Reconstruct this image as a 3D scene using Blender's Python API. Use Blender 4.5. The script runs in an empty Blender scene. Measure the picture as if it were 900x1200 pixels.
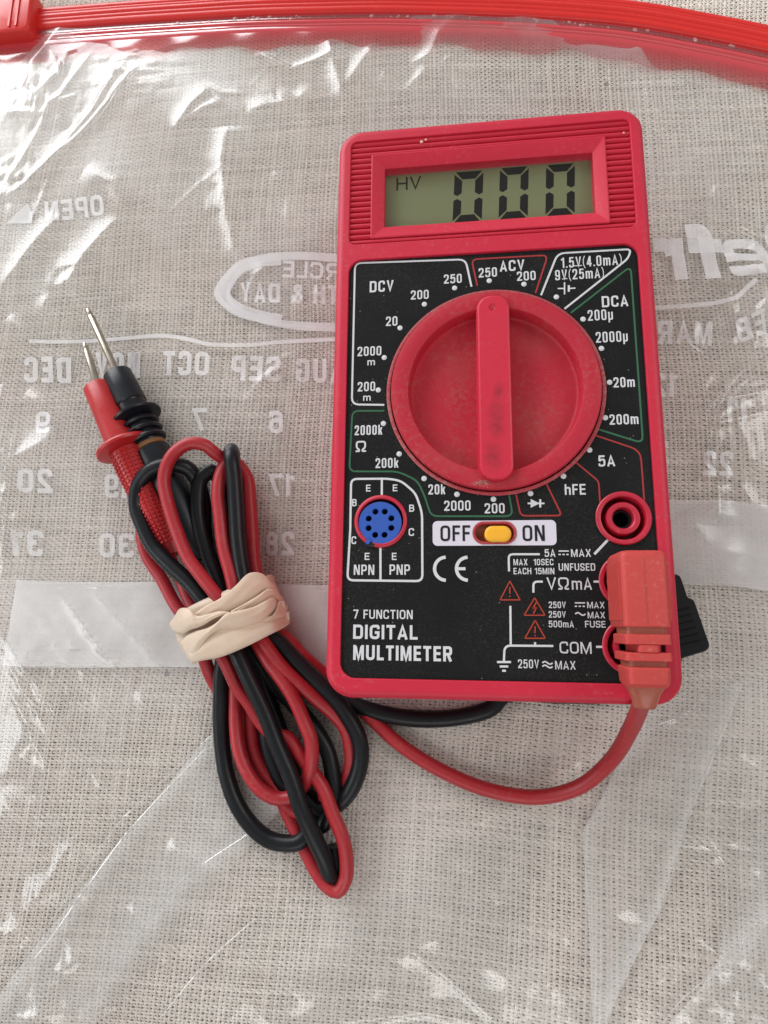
import bpy, math, random
import numpy as np
from mathutils import Vector, Matrix
from mathutils.geometry import tessellate_polygon

random.seed(7)
rng = np.random.default_rng(11)
sc = bpy.context.scene
COL = sc.collection
S = 0.001            # everything below is written in millimetres
ZF = 27.0            # height of the meter's face above the tablecloth

# ------------------------------------------------------------------ camera
R3 = np.array([[0.9925831875689638, 0.010134780051890934, -0.12114413724457869],
               [0.011642053739497093, 0.9840141100776049, 0.17770957698701145],
               [0.12100858787772124, -0.17780190494332643, 0.9765978723396642]])
CAM = np.array([27.73127, 14.83979, 128.0371 + ZF])
FPX = 726.24
cam = bpy.data.cameras.new('camera')
cam.sensor_fit = 'HORIZONTAL'; cam.sensor_width = 36.0
cam.lens = 36.0 * FPX / 900.0
cam.clip_start = 0.005; cam.clip_end = 20.0
camo = bpy.data.objects.new('camera', cam); COL.objects.link(camo)
M = Matrix([list(R3[:, 0]) + [CAM[0] * S], list(R3[:, 1]) + [CAM[1] * S], list(R3[:, 2]) + [CAM[2] * S], [0, 0, 0, 1]])
camo.matrix_world = M
sc.camera = camo

# ------------------------------------------------------------------ world, lamps, exposure
w = bpy.data.worlds.new('World'); sc.world = w; w.use_nodes = True
bg = w.node_tree.nodes['Background']
bg.inputs[0].default_value = (1.0, 0.985, 0.96, 1); bg.inputs[1].default_value = 0.34
def area(name, loc, target, sx, sy, power, col):
    l = bpy.data.lights.new(name, 'AREA'); l.shape = 'RECTANGLE'; l.size = sx; l.size_y = sy
    l.energy = power; l.color = col
    o = bpy.data.objects.new(name, l); COL.objects.link(o)
    o.location = loc
    o.rotation_euler = (Vector(target) - Vector(loc)).to_track_quat('-Z', 'Y').to_euler()
    return o
area('window_light', (-2.45, 3.20, 1.60), (0, 0.05, 0), 3.4, 2.2, 190.0, (0.96, 0.98, 1.0))
area('right_added_light', (1.40, 0.55, 1.25), (0, 0.05, 0), 0.75, 0.75, 10.0, (1.0, 0.99, 0.97))  # added lamp, no real window: white highlights on the right-hand folds
area('left_added_light', (-1.65, -0.25, 1.15), (0, 0.05, 0), 0.75, 0.75, 11.0, (0.94, 0.97, 1.0))  # invented source at the left so the film creases catch streaks
area('near_added_light', (0.10, -1.45, 1.20), (0, 0.05, 0), 1.3, 0.6, 9.0, (1.0, 0.98, 0.95))  # unseen lamp added on the near side for glints on the lower film
sc.view_settings.view_transform = 'Standard'; sc.view_settings.look = 'None'
sc.view_settings.gamma = 1.0; sc.view_settings.exposure = -0.03
sc.cycles.use_denoising = True
sc.cycles.transparent_max_bounces = 24
sc.cycles.max_bounces = 8
sc.cycles.caustics_reflective = False; sc.cycles.caustics_refractive = False
sc.render.film_transparent = False

def P(px, py, z):
    """point of height z (mm) that the photograph shows at pixel (px, py)"""
    c = np.array([(px - 450) / FPX, -(py - 600) / FPX, -1.0])
    d = R3.T @ c
    t = (z - CAM[2]) / d[2]
    q = CAM + t * d
    return (q[0], q[1], z)
def PF(px, py, dz=-0.6):
    return P(px, py, ZF + dz)

# ------------------------------------------------------------------ materials
def mat(name):
    m = bpy.data.materials.new(name); m.use_nodes = True
    nt = m.node_tree; b = nt.nodes['Principled BSDF']
    return m, nt, b
def N(nt, t, **kw):
    n = nt.nodes.new(t)
    for k, v in kw.items():
        if k.startswith('i_'):
            n.inputs[k[2:].replace('_', ' ')].default_value = v
        else: setattr(n, k, v)
    return n
def noise(nt, scale, detail=3.0, rough=0.55, vec=None, dist=0.0):
    n = N(nt, 'ShaderNodeTexNoise'); n.inputs['Scale'].default_value = scale
    n.inputs['Detail'].default_value = detail; n.inputs['Roughness'].default_value = rough
    n.inputs['Distortion'].default_value = dist
    if vec: nt.links.new(vec, n.inputs['Vector'])
    return n.outputs['Fac']
def ramp(nt, fac, a, b, ca=(0, 0, 0, 1), cb=(1, 1, 1, 1)):
    r = N(nt, 'ShaderNodeValToRGB'); r.color_ramp.elements[0].position = a; r.color_ramp.elements[1].position = b
    r.color_ramp.elements[0].color = ca; r.color_ramp.elements[1].color = cb
    nt.links.new(fac, r.inputs[0]); return r.outputs[0]
def mixc(nt, fac, a, b):
    m = N(nt, 'ShaderNodeMix', data_type='RGBA')
    for s, v in ((0, fac), (6, a), (7, b)):
        if isinstance(v, (tuple, float, int)): m.inputs[s].default_value = v
        else: nt.links.new(v, m.inputs[s])
    return m.outputs[2]
def math_(nt, op, a, b=0.0):
    m = N(nt, 'ShaderNodeMath', operation=op)
    for s, v in ((0, a), (1, b)):
        if isinstance(v, (float, int)): m.inputs[s].default_value = v
        else: nt.links.new(v, m.inputs[s])
    return m.outputs[0]
def objco(nt):
    return N(nt, 'ShaderNodeTexCoord').outputs['Object']
def bump(nt, b, h, strength, dist):
    bn = N(nt, 'ShaderNodeBump'); bn.inputs['Strength'].default_value = strength; bn.inputs['Distance'].default_value = dist
    nt.links.new(h, bn.inputs['Height']); nt.links.new(bn.outputs[0], b.inputs['Normal']); return bn

def plastic(name, col, rough=0.42, dust=0.25, dustcol=(0.45, 0.30, 0.24, 1), grime=0.15, sss=0.0, bumpd=0.00004, spec=0.5, dustlow=0.55):
    m, nt, b = mat(name); co = objco(nt)
    n1 = noise(nt, 90, 5, 0.6, co); n2 = noise(nt, 900, 4, 0.7, co); n3 = noise(nt, 3500, 2, 0.6, co)
    c0 = mixc(nt, n1, tuple(c * 0.93 for c in col) + (1,), tuple(min(1, c * 1.06) for c in col) + (1,))
    gm = ramp(nt, noise(nt, 160, 6, 0.75, co, 0.6), 0.62, 0.78)
    c1 = mixc(nt, math_(nt, 'MULTIPLY', gm, grime), c0, tuple(c * 0.3 for c in col) + (1,))
    dm = math_(nt, 'MULTIPLY', ramp(nt, n2, dustlow, 0.72), ramp(nt, n1, 0.42, 0.62))
    c2 = mixc(nt, math_(nt, 'MULTIPLY', dm, dust), c1, dustcol)
    sp = math_(nt, 'MULTIPLY', ramp(nt, n3, 0.74, 0.80), dust)
    c3 = mixc(nt, sp, c2, (0.75, 0.68, 0.62, 1))
    mp = N(nt, 'ShaderNodeMapping'); mp.inputs['Rotation'].default_value = (0, 0, 0.5); mp.inputs['Scale'].default_value = (1, 16, 1); nt.links.new(co, mp.inputs['Vector'])
    scr = math_(nt, 'MULTIPLY', ramp(nt, noise(nt, 260, 3, 0.6, mp.outputs[0], 0.4), 0.70, 0.76), ramp(nt, n1, 0.5, 0.66))
    c3 = mixc(nt, math_(nt, 'MULTIPLY', scr, min(0.35, dust * 1.4)), c3, tuple(min(1, c * 1.3 + .10) for c in col) + (1,))
    nt.links.new(c3, b.inputs['Base Color'])
    rr = math_(nt, 'ADD', math_(nt, 'MULTIPLY', n2, 0.22), rough - 0.08)
    nt.links.new(rr, b.inputs['Roughness'])
    b.inputs['Specular IOR Level'].default_value = spec
    if sss:
        b.inputs['Subsurface Weight'].default_value = sss; b.inputs['Subsurface Radius'].default_value = (1, 0.25, 0.15)
        b.inputs['Subsurface Scale'].default_value = 0.002
    bump(nt, b, n3, 0.5, bumpd)
    return m

RED = (0.545, 0.018, 0.046)
M_case = plastic('red_case_plastic', RED, 0.45, 0.20, grime=0.16, spec=0.36)
M_bez = plastic('red_bezel_plastic', (0.56, 0.022, 0.05), 0.52, 0.22, grime=0.15, spec=0.3)
M_dial = plastic('dusty_red_plastic', (0.44, 0.015, 0.034), 0.50, 0.50, spec=0.35, dustcol=(0.34, 0.13, 0.11, 1), grime=0.25, dustlow=0.47)  # base red darkened to paint in the recess shade; the dust is real
M_knob = plastic('red_knob_plastic', (0.565, 0.018, 0.045), 0.40, 0.10, grime=0.6)
def add_smudges(m, spots, col, amt):
    nt = m.node_tree; b = nt.nodes['Principled BSDF']; co = objco(nt); src = b.inputs['Base Color'].links[0].from_socket
    n = noise(nt, 520, 6, 0.75, co); f = None
    for x, y, rx, ry in spots:
        mp = N(nt, 'ShaderNodeMapping'); mp.inputs['Location'].default_value = (-(x - 35) * S / (rx * S), -(y - 65) * S / (ry * S), 0); mp.inputs['Scale'].default_value = (1 / (rx * S), 1 / (ry * S), 0)
        nt.links.new(co, mp.inputs['Vector']); ln = N(nt, 'ShaderNodeVectorMath', operation='LENGTH'); nt.links.new(mp.outputs[0], ln.inputs[0])
        g = ramp(nt, ln.outputs['Value'], 0.15, 1.0, (1, 1, 1, 1), (0, 0, 0, 1)); f = g if f is None else math_(nt, 'MAXIMUM', f, g)
    k = math_(nt, 'MULTIPLY', math_(nt, 'MULTIPLY', f, ramp(nt, n, 0.30, 0.72)), amt)
    nt.links.new(mixc(nt, k, src, col), b.inputs['Base Color'])
add_smudges(M_knob, [(35.6, 57, 2.4, 6.0), (34.8, 49.5, 2.6, 4.5), (36.2, 63, 1.6, 3.0)], (0.13, 0.014, 0.022, 1), 0.8)
add_smudges(M_dial, [(27, 72, 7, 9), (44, 57, 8, 10), (26, 50, 8, 5), (45, 76, 7, 6), (35, 44.5, 8, 2.5)], (0.34, 0.14, 0.11, 1), 0.30)
M_flange = plastic('dirty_red_plastic', (0.40, 0.035, 0.05), 0.6, 0.9, dustcol=(0.40, 0.24, 0.20, 1), grime=0.4, dustlow=0.42)
M_jack = plastic('jack_red_plastic', (0.50, 0.018, 0.045), 0.38, 0.25)
M_blue = plastic('blue_socket_plastic', (0.028, 0.095, 0.42), 0.40, 0.12, dustcol=(0.35, 0.4, 0.6, 1))
M_yel = plastic('yellow_switch_plastic', (0.86, 0.42, 0.025), 0.38, 0.10, dustcol=(0.6, 0.3, 0.1, 1))
M_well = plastic('brown_switch_well', (0.22, 0.06, 0.02), 0.6, 0.5)
M_hole = plastic('black_hole_plastic', (0.006, 0.006, 0.007), 0.7, 0.0, grime=0)
M_redcab = plastic('red_cable_rubber', (0.38, 0.016, 0.024), 0.40, 0.28, dustcol=(0.42, 0.16, 0.14, 1), grime=0.45, dustlow=0.5)
M_blkcab = plastic('black_cable_rubber', (0.007, 0.008, 0.010), 0.36, 0.05, dustcol=(0.06, 0.07, 0.09, 1), grime=0.1, dustlow=0.55, spec=0.28)
M_blkpl = plastic('black_plug_rubber', (0.006, 0.006, 0.007), 0.45, 0.15, dustcol=(0.08, 0.08, 0.08, 1), grime=0.1, spec=0.25)
M_blkpr = plastic('black_probe_plastic', (0.008, 0.010, 0.014), 0.33, 0.10, dustcol=(0.10, 0.11, 0.13, 1), grime=0.1, spec=0.35)
M_redpr = plastic('red_probe_plastic', (0.46, 0.017, 0.020), 0.36, 0.14, grime=0.2, sss=0.15)
M_plug = plastic('orange_red_plug_vinyl', (0.52, 0.062, 0.055), 0.50, 0.55, dustcol=(0.62, 0.25, 0.18, 1), grime=0.3, sss=0.4, spec=0.35)
M_amber = plastic('amber_stained_vinyl', (0.38, 0.095, 0.060), 0.35, 0.5, dustcol=(0.55, 0.35, 0.2, 1), grime=0.7, sss=0.2)
M_brown = plastic('brown_stained_rubber', (0.22, 0.10, 0.035), 0.5, 0.5, grime=0.5)
M_zip = plastic('red_zipper_plastic', (0.66, 0.022, 0.018), 0.34, 0.06, grime=0.1, sss=0.15)

def m_panel():
    m, nt, b = mat('black_face_plate'); co = objco(nt)
    base = mixc(nt, noise(nt, 60, 5, 0.6, co), (0.006, 0.0065, 0.007, 1), (0.012, 0.0125, 0.013, 1))
    f = noise(nt, 2600, 3, 0.65, co); lo = noise(nt, 45, 4, 0.6, co)
    # dust gathers around the dial, the jacks and the edges
    def near(cx, cy, r0, r1):
        v = N(nt, 'ShaderNodeVectorMath', operation='DISTANCE'); nt.links.new(co, v.inputs[0]); v.inputs[1].default_value = (cx * S, cy * S, (ZF - .6) * S)
        mr = N(nt, 'ShaderNodeMapRange'); mr.inputs[1].default_value = r0 * S; mr.inputs[2].default_value = r1 * S
        mr.inputs[3].default_value = 1; mr.inputs[4].default_value = 0; nt.links.new(v.outputs['Value'], mr.inputs[0]); return mr.outputs[0]
    g = math_(nt, 'MULTIPLY', near(35.4, 64.7, 22.9, 25.5), 1.5)
    for c in ((60.6, 24), (66, 5), (62, 32)):
        g = math_(nt, 'MAXIMUM', g, near(c[0], c[1], 5, 22))
    g = math_(nt, 'ADD', math_(nt, 'MULTIPLY', g, 0.75), 0.30)
    d = math_(nt, 'MULTIPLY', ramp(nt, f, 0.50, 0.70), math_(nt, 'MULTIPLY', ramp(nt, lo, 0.35, 0.7), g))
    c1 = mixc(nt, math_(nt, 'MULTIPLY', d, 0.42), base, (0.26, 0.22, 0.19, 1))
    hz = math_(nt, 'MULTIPLY', math_(nt, 'MULTIPLY', lo, g), 0.05)
    c2 = mixc(nt, hz, c1, (0.4, 0.38, 0.34, 1))
    vz = N(nt, 'ShaderNodeTexVoronoi'); vz.inputs['Scale'].default_value = 420; nt.links.new(co, vz.inputs['Vector'])
    sp = math_(nt, 'LESS_THAN', vz.outputs['Distance'], 0.045)
    c3 = mixc(nt, math_(nt, 'MULTIPLY', sp, 0.5), c2, (0.5, 0.45, 0.4, 1))
    nt.links.new(c3, b.inputs['Base Color'])
    b.inputs['Roughness'].default_value = 0.5; b.inputs['Specular IOR Level'].default_value = 0.10
    bump(nt, b, f, 0.3, 0.00003); return m
M_panel = m_panel()

def ink(name, col, wear=0.25, rough=0.5, spec=0.3):
    m, nt, b = mat(name); co = objco(nt)
    n = noise(nt, 1800, 4, 0.7, co)
    c = mixc(nt, math_(nt, 'MULTIPLY', ramp(nt, n, 0.52, 0.75), wear), col + (1,), tuple(x * 0.35 for x in col) + (1,))
    nt.links.new(c, b.inputs['Base Color']); b.inputs['Roughness'].default_value = rough; b.inputs['Specular IOR Level'].default_value = spec
    return m
M_white = ink('white_ink', (0.62, 0.62, 0.64)); M_green = ink('green_ink', (0.035, 0.13, 0.065))
M_redink = ink('red_ink', (0.36, 0.035, 0.035)); M_dark = ink('black_ink', (0.012, 0.012, 0.016), 0.1)
M_plate = ink('white_switch_plate', (0.66, 0.62, 0.70), 0.12, 0.4)
M_rubink = ink('orange_red_warning_ink', (0.38, 0.05, 0.03))

def m_lcd():
    m, nt, b = mat('green_grey_lcd'); co = objco(nt)
    c = mixc(nt, noise(nt, 50, 3, 0.5, co), (0.140, 0.155, 0.070, 1), (0.190, 0.205, 0.098, 1))
    nt.links.new(c, b.inputs['Base Color']); b.inputs['Roughness'].default_value = 0.35; return m
M_lcd = m_lcd(); M_seg = ink('lcd_segment_ink', (0.004, 0.005, 0.004), 0.05, 0.6, 0.05)
M_seg2 = ink('lcd_annunciator_ink', (0.014, 0.018, 0.010), 0.05, 0.6, 0.05)

def film_mat(name, haze=0.05, tint=(0.985, 0.985, 0.985), rough=0.07, spec=1.0, hazecol=(0.85, 0.85, 0.87), attr=None, bumpd=0.0, streak=False, patches=0.0):
    """thin clear polythene: see-through, mirror-like at its creases, a little milky"""
    m = bpy.data.materials.new(name); m.use_nodes = True; nt = m.node_tree
    for n in list(nt.nodes): nt.nodes.remove(n)
    out = N(nt, 'ShaderNodeOutputMaterial')
    tr = N(nt, 'ShaderNodeBsdfTransparent'); tr.inputs[0].default_value = tint + (1,)
    gl = N(nt, 'ShaderNodeBsdfGlossy'); gl.inputs['Roughness'].default_value = rough; gl.inputs[0].default_value = (1, 1, 1, 1)
    df = N(nt, 'ShaderNodeBsdfDiffuse'); df.inputs[0].default_value = hazecol + (1,)
    co = objco(nt)
    lw_ = N(nt, 'ShaderNodeLayerWeight'); lw_.inputs[0].default_value = 0.5
    if bumpd:
        bn = N(nt, 'ShaderNodeBump'); bn.inputs['Strength'].default_value = 1.0; bn.inputs['Distance'].default_value = bumpd
        nt.links.new(noise(nt, 420, 3, 0.55, co, 0.8), bn.inputs['Height'])
        nt.links.new(bn.outputs[0], gl.inputs['Normal']); nt.links.new(bn.outputs[0], lw_.inputs['Normal'])
    m1 = N(nt, 'ShaderNodeMixShader'); m2 = N(nt, 'ShaderNodeMixShader')
    if attr:
        a = N(nt, 'ShaderNodeAttribute', attribute_name=attr); hz = a.outputs['Fac']
        nt.links.new(hz, m1.inputs[0])
    else:
        h = math_(nt, 'MULTIPLY', math_(nt, 'ADD', noise(nt, 55, 4, 0.6, co), 0.35), haze * 1.2)
        if patches: h = math_(nt, 'ADD', h, math_(nt, 'MULTIPLY', ramp(nt, noise(nt, 17, 5, 0.62, co, 0.7), 0.46, 0.74), patches))
        if streak:      # scuffs drawn out along the fold
            mp = N(nt, 'ShaderNodeMapping'); mp.inputs['Rotation'].default_value = (0, 0, math.radians(-58)); mp.inputs['Scale'].default_value = (1, 7, 1)
            nt.links.new(co, mp.inputs['Vector']); h = math_(nt, 'MULTIPLY', h, math_(nt, 'ADD', math_(nt, 'MULTIPLY', ramp(nt, noise(nt, 40, 4, .6, mp.outputs[0]), .4, .7), 1.1), .45))
        nt.links.new(h, m1.inputs[0])
    nt.links.new(tr.outputs[0], m1.inputs[1]); nt.links.new(df.outputs[0], m1.inputs[2])
    fr = math_(nt, 'ADD', math_(nt, 'MULTIPLY', math_(nt, 'POWER', lw_.outputs['Facing'], 4.0), 0.8), 0.040)
    f2 = math_(nt, 'MINIMUM', math_(nt, 'MULTIPLY', fr, spec), 0.9)
    nt.links.new(f2, m2.inputs[0]); nt.links.new(m1.outputs[0], m2.inputs[1]); nt.links.new(gl.outputs[0], m2.inputs[2])
    nt.links.new(m2.outputs[0], out.inputs[0])
    return m
M_film = film_mat('clear_bag_film', 0.03, rough=0.22, spec=1.15, bumpd=0.00003, hazecol=(.96, .955, .95), patches=0.19)
M_film2 = film_mat('clear_bag_film_back', 0.015, rough=0.2, spec=1.0)
M_fold = film_mat('folded_bag_film', 0.2, rough=0.15, spec=0.9, bumpd=0.0001, hazecol=(.95, .94, .93), attr='milk')
M_edge = film_mat('creased_film_edge', 0.22, rough=0.12, spec=3.0, hazecol=(0.9, 0.9, 0.92))
M_print = film_mat('white_print_on_film', 0.50, rough=0.25, spec=1.0, hazecol=(0.90, 0.89, 0.90))
M_strip = film_mat('write_on_strip_print', 0.50, rough=0.3, spec=1.0, hazecol=(0.82, 0.80, 0.79), patches=0.12)
M_zband = film_mat('translucent_red_film', 0.5, tint=(0.97, 0.60, 0.60), rough=0.12, spec=2.0, hazecol=(0.66, 0.055, 0.070), attr='pigment')
M_pane = film_mat('dusty_clear_pane', 0.012, rough=0.05, spec=0.25, hazecol=(0.5, 0.46, 0.42))

def m_metal():
    m, nt, b = mat('nickel_probe_metal'); co = objco(nt)
    n = noise(nt, 500, 4, 0.6, co)
    nt.links.new(mixc(nt, n, (0.30, 0.25, 0.19, 1), (0.58, 0.53, 0.45, 1)), b.inputs['Base Color'])
    b.inputs['Metallic'].default_value = 1.0; b.inputs['Roughness'].default_value = 0.33; return m
M_metal = m_metal()
def m_latex():
    m, nt, b = mat('cream_latex_rubber'); co = objco(nt)
    n = noise(nt, 130, 5, 0.6, co)
    nt.links.new(mixc(nt, n, (0.55, 0.38, 0.28, 1), (0.78, 0.64, 0.51, 1)), b.inputs['Base Color'])
    b.inputs['Roughness'].default_value = 0.48; b.inputs['Subsurface Weight'].default_value = 0.3
    b.inputs['Subsurface Radius'].default_value = (1, 0.6, 0.4); b.inputs['Subsurface Scale'].default_value = 0.0015
    bump(nt, b, noise(nt, 700, 3, 0.6, co), 0.35, 0.0001); return m
M_latex = m_latex()
def m_thread():
    m, nt, b = mat('oatmeal_linen_thread'); co = objco(nt)
    a = N(nt, 'ShaderNodeAttribute', attribute_name='tone')
    n = noise(nt, 1100, 3, 0.7, co); big = noise(nt, 22, 3, 0.5, co)
    c = mixc(nt, a.outputs['Fac'], (0.56, 0.49, 0.42, 1), (0.86, 0.785, 0.705, 1))
    c = mixc(nt, math_(nt, 'MULTIPLY', ramp(nt, n, 0.35, 0.7), 0.45), c, (0.90, 0.84, 0.78, 1))
    c = mixc(nt, math_(nt, 'MULTIPLY', ramp(nt, big, 0.45, 0.7), 0.35), c, (0.76, 0.60, 0.54, 1))  # pinkish patches paint in red light reflected onto the cloth
    vz = N(nt, 'ShaderNodeTexVoronoi'); vz.inputs['Scale'].default_value = 38; nt.links.new(co, vz.inputs['Vector'])
    c = mixc(nt, math_(nt, 'MULTIPLY', math_(nt, 'LESS_THAN', vz.outputs['Distance'], 0.035), 0.6), c, (0.12, 0.11, 0.10, 1))
    nt.links.new(c, b.inputs['Base Color']); b.inputs['Roughness'].default_value = 0.9; b.inputs['Specular IOR Level'].default_value = 0.15
    bump(nt, b, noise(nt, 3800, 2, 0.6, co), 0.6, 0.00008); return m
M_thread = m_thread()
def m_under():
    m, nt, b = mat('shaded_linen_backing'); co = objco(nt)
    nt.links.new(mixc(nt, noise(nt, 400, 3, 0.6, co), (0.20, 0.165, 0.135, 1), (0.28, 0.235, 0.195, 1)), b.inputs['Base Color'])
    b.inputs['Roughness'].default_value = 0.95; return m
M_under = m_under()

# ------------------------------------------------------------------ geometry helpers
class MB:
    def __init__(s): s.v = []; s.f = []
    def add(s, vs, fs):
        o = len(s.v); s.v += [tuple(map(float, p)) for p in vs]; s.f += [tuple(i + o for i in f) for f in fs]; return s
    def loft(s, loops, close=True, cap0=False, cap1=False):
        n = len(loops[0]); vs = [p for l in loops for p in l]; fs = []
        for k in range(len(loops) - 1):
            for i in range(n if close else n - 1):
                j = (i + 1) % n
                fs.append((k * n + i, k * n + j, (k + 1) * n + j, (k + 1) * n + i))
        if cap0: fs.append(tuple(range(n))[::-1])
        if cap1: fs.append(tuple((len(loops) - 1) * n + i for i in range(n)))
        return s.add(vs, fs)
    def fill(s, polys, z, up=True):
        pl = [[Vector((p[0], p[1], 0)) for p in q] for q in polys]
        tris = tessellate_polygon(pl); flat = [p for q in polys for p in q]
        vs = [(p[0], p[1], z(p[0], p[1]) if callable(z) else z) for p in flat]; fs = []
        for a, b, c in tris:
            A, B, C_ = flat[a], flat[b], flat[c]
            cr = (B[0] - A[0]) * (C_[1] - A[1]) - (B[1] - A[1]) * (C_[0] - A[0])
            if abs(cr) < 1e-12: continue
            fs.append((a, b, c) if (cr > 0) == up else (a, c, b))
        return s.add(vs, fs)
    def box(s, x0, x1, y0, y1, z0, z1):
        vs = [(x, y, z) for z in (z0, z1) for y in (y0, y1) for x in (x0, x1)]
        return s.add(vs, [(0, 2, 3, 1), (4, 5, 7, 6), (0, 1, 5, 4), (2, 6, 7, 3), (0, 4, 6, 2), (1, 3, 7, 5)])
    def lathe(s, c, prof, n=48, cap0=False, cap1=False):
        loops = [[(c[0] + r * math.cos(2 * math.pi * i / n), c[1] + r * math.sin(2 * math.pi * i / n), z) for i in range(n)] for r, z in prof]
        return s.loft(loops, True, cap0, cap1)
    def axis_lathe(s, A, B, prof, n=24, cap=True):
        A = Vector(A); d = (Vector(B) - A).normalized(); u = d.orthogonal().normalized(); v = d.cross(u)
        loops = [[tuple(A + d * t + (u * math.cos(2 * math.pi * i / n) + v * math.sin(2 * math.pi * i / n)) * r) for i in range(n)] for t, r in prof]
        return s.loft(loops, True, cap, cap)
    def tube(s, pts, r, n=14, step=1.0, cap=True):
        pts = spline(pts, step); rr = r if callable(r) else (lambda t: r)
        T = [(pts[min(i + 1, len(pts) - 1)] - pts[max(i - 1, 0)]).normalized() for i in range(len(pts))]
        u = T[0].orthogonal().normalized(); loops = []
        for i, p in enumerate(pts):
            u = (u - T[i] * u.dot(T[i])).normalized(); v = T[i].cross(u); q = rr(i / (len(pts) - 1))
            loops.append([tuple(p + (u * math.cos(2 * math.pi * k / n) + v * math.sin(2 * math.pi * k / n)) * q) for k in range(n)])
        return s.loft(loops, True, cap, cap)
    def ribbon(s, pts, wd, z, close=False):
        n = len(pts); L = []; Rr = []
        for i in range(n):
            a = pts[(i - 1) % n] if (close or i) else pts[i]; b = pts[(i + 1) % n] if (close or i < n - 1) else pts[i]; c = pts[i]
            d1 = Vector((c[0] - a[0], c[1] - a[1])); d2 = Vector((b[0] - c[0], b[1] - c[1]))
            d1 = d1.normalized() if d1.length > 1e-9 else d2.normalized(); d2 = d2.normalized() if d2.length > 1e-9 else d1
            t = (d1 + d2).normalized(); nn = Vector((-t.y, t.x)); k = wd / 2 / max(0.5, nn.dot(Vector((-d1.y, d1.x))))
            L.append((c[0] + nn.x * k, c[1] + nn.y * k, z)); Rr.append((c[0] - nn.x * k, c[1] - nn.y * k, z))
        m = n if close else n - 1
        return s.add(L + Rr, [(i, n + i, n + (i + 1) % n, (i + 1) % n) for i in range(m)])
    def mesh(s, name, material, origin=(0, 0, 0), angle=40, smooth=True):
        a = (np.array(s.v, dtype=float) - np.array(origin)) * S
        me = bpy.data.meshes.new(name); me.from_pydata(a.tolist(), [], s.f); me.update()
        if smooth:
            me.shade_smooth(); me.set_sharp_from_angle(angle=math.radians(angle))
        for m_ in (material if isinstance(material, (list, tuple)) else [material]): me.materials.append(m_)
        return me
    def build(s, name, material, parent=None, angle=40, smooth=True):
        o = bpy.data.objects.new(name, s.mesh(name, material, ORG.get(parent, (0, 0, 0)) if parent else (0, 0, 0), angle, smooth))
        COL.objects.link(o)
        if parent: o.parent = parent; ORG[o] = ORG.get(parent, (0, 0, 0))
        return o
ORG = {}
def thing(name, label, cat, loc, group=None):
    o = bpy.data.objects.new(name, None); COL.objects.link(o); o.location = [c * S for c in loc]; o.empty_display_size = 0.01
    o['label'] = label; o['category'] = cat
    if group: o['group'] = group
    ORG[o] = tuple(loc); return o
def spline(pts, step=1.0):
    p = [Vector(q) for q in pts]; p = [p[0] * 2 - p[1]] + p + [p[-1] * 2 - p[-2]]; out = []
    for i in range(1, len(p) - 2):
        n = max(2, int((p[i + 1] - p[i]).length / step))
        t0 = 0; ts = []
        for a, b in ((p[i - 1], p[i]), (p[i], p[i + 1]), (p[i + 1], p[i + 2])):
            ts.append(max(1e-4, (b - a).length) ** 0.5)
        k0, k1, k2, k3 = 0, ts[0], ts[0] + ts[1], sum(ts)
        for j in range(n):
            t = k1 + (k2 - k1) * j / n
            A1 = p[i - 1] * ((k1 - t) / (k1 - k0)) + p[i] * ((t - k0) / (k1 - k0)); A2 = p[i] * ((k2 - t) / (k2 - k1)) + p[i + 1] * ((t - k1) / (k2 - k1))
            A3 = p[i + 1] * ((k3 - t) / (k3 - k2)) + p[i + 2] * ((t - k2) / (k3 - k2))
            B1 = A1 * ((k2 - t) / (k2 - k0)) + A2 * ((t - k0) / (k2 - k0)); B2 = A2 * ((k3 - t) / (k3 - k1)) + A3 * ((t - k1) / (k3 - k1))
            out.append(B1 * ((k2 - t) / (k2 - k1)) + B2 * ((t - k1) / (k2 - k1)))
    out.append(p[-2]); return out
def rrect(x0, x1, y0, y1, r, z=None, n=6):
    out = []
    for cx, cy, a in ((x1 - r, y1 - r, 0), (x0 + r, y1 - r, 90), (x0 + r, y0 + r, 180), (x1 - r, y0 + r, 270)):
        for i in range(n + 1):
            t = math.radians(a + 90 * i / n); q = (cx + r * math.cos(t), cy + r * math.sin(t))
            out.append(q if z is None else q + (z,))
    return out
def circ(c, r, n=48, z=None):
    return [(c[0] + r * math.cos(2 * math.pi * i / n), c[1] + r * math.sin(2 * math.pi * i / n)) + (() if z is None else (z,)) for i in range(n)]
def roundpoly(pts, r, n=5, close=True):
    out = []; m = len(pts)
    for i in range(m):
        if not close and i in (0, m - 1): out.append(tuple(pts[i][:2])); continue
        a, b, c = Vector(pts[i - 1][:2]), Vector(pts[i][:2]), Vector(pts[(i + 1) % m][:2])
        rr = min(r, (a - b).length * 0.45, (c - b).length * 0.45); p, q = b + (a - b).normalized() * rr, b + (c - b).normalized() * rr
        for k in range(n + 1):
            t = k / n; out.append(tuple(p * (1 - t) ** 2 + b * 2 * t * (1 - t) + q * t * t))
    return out

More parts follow.
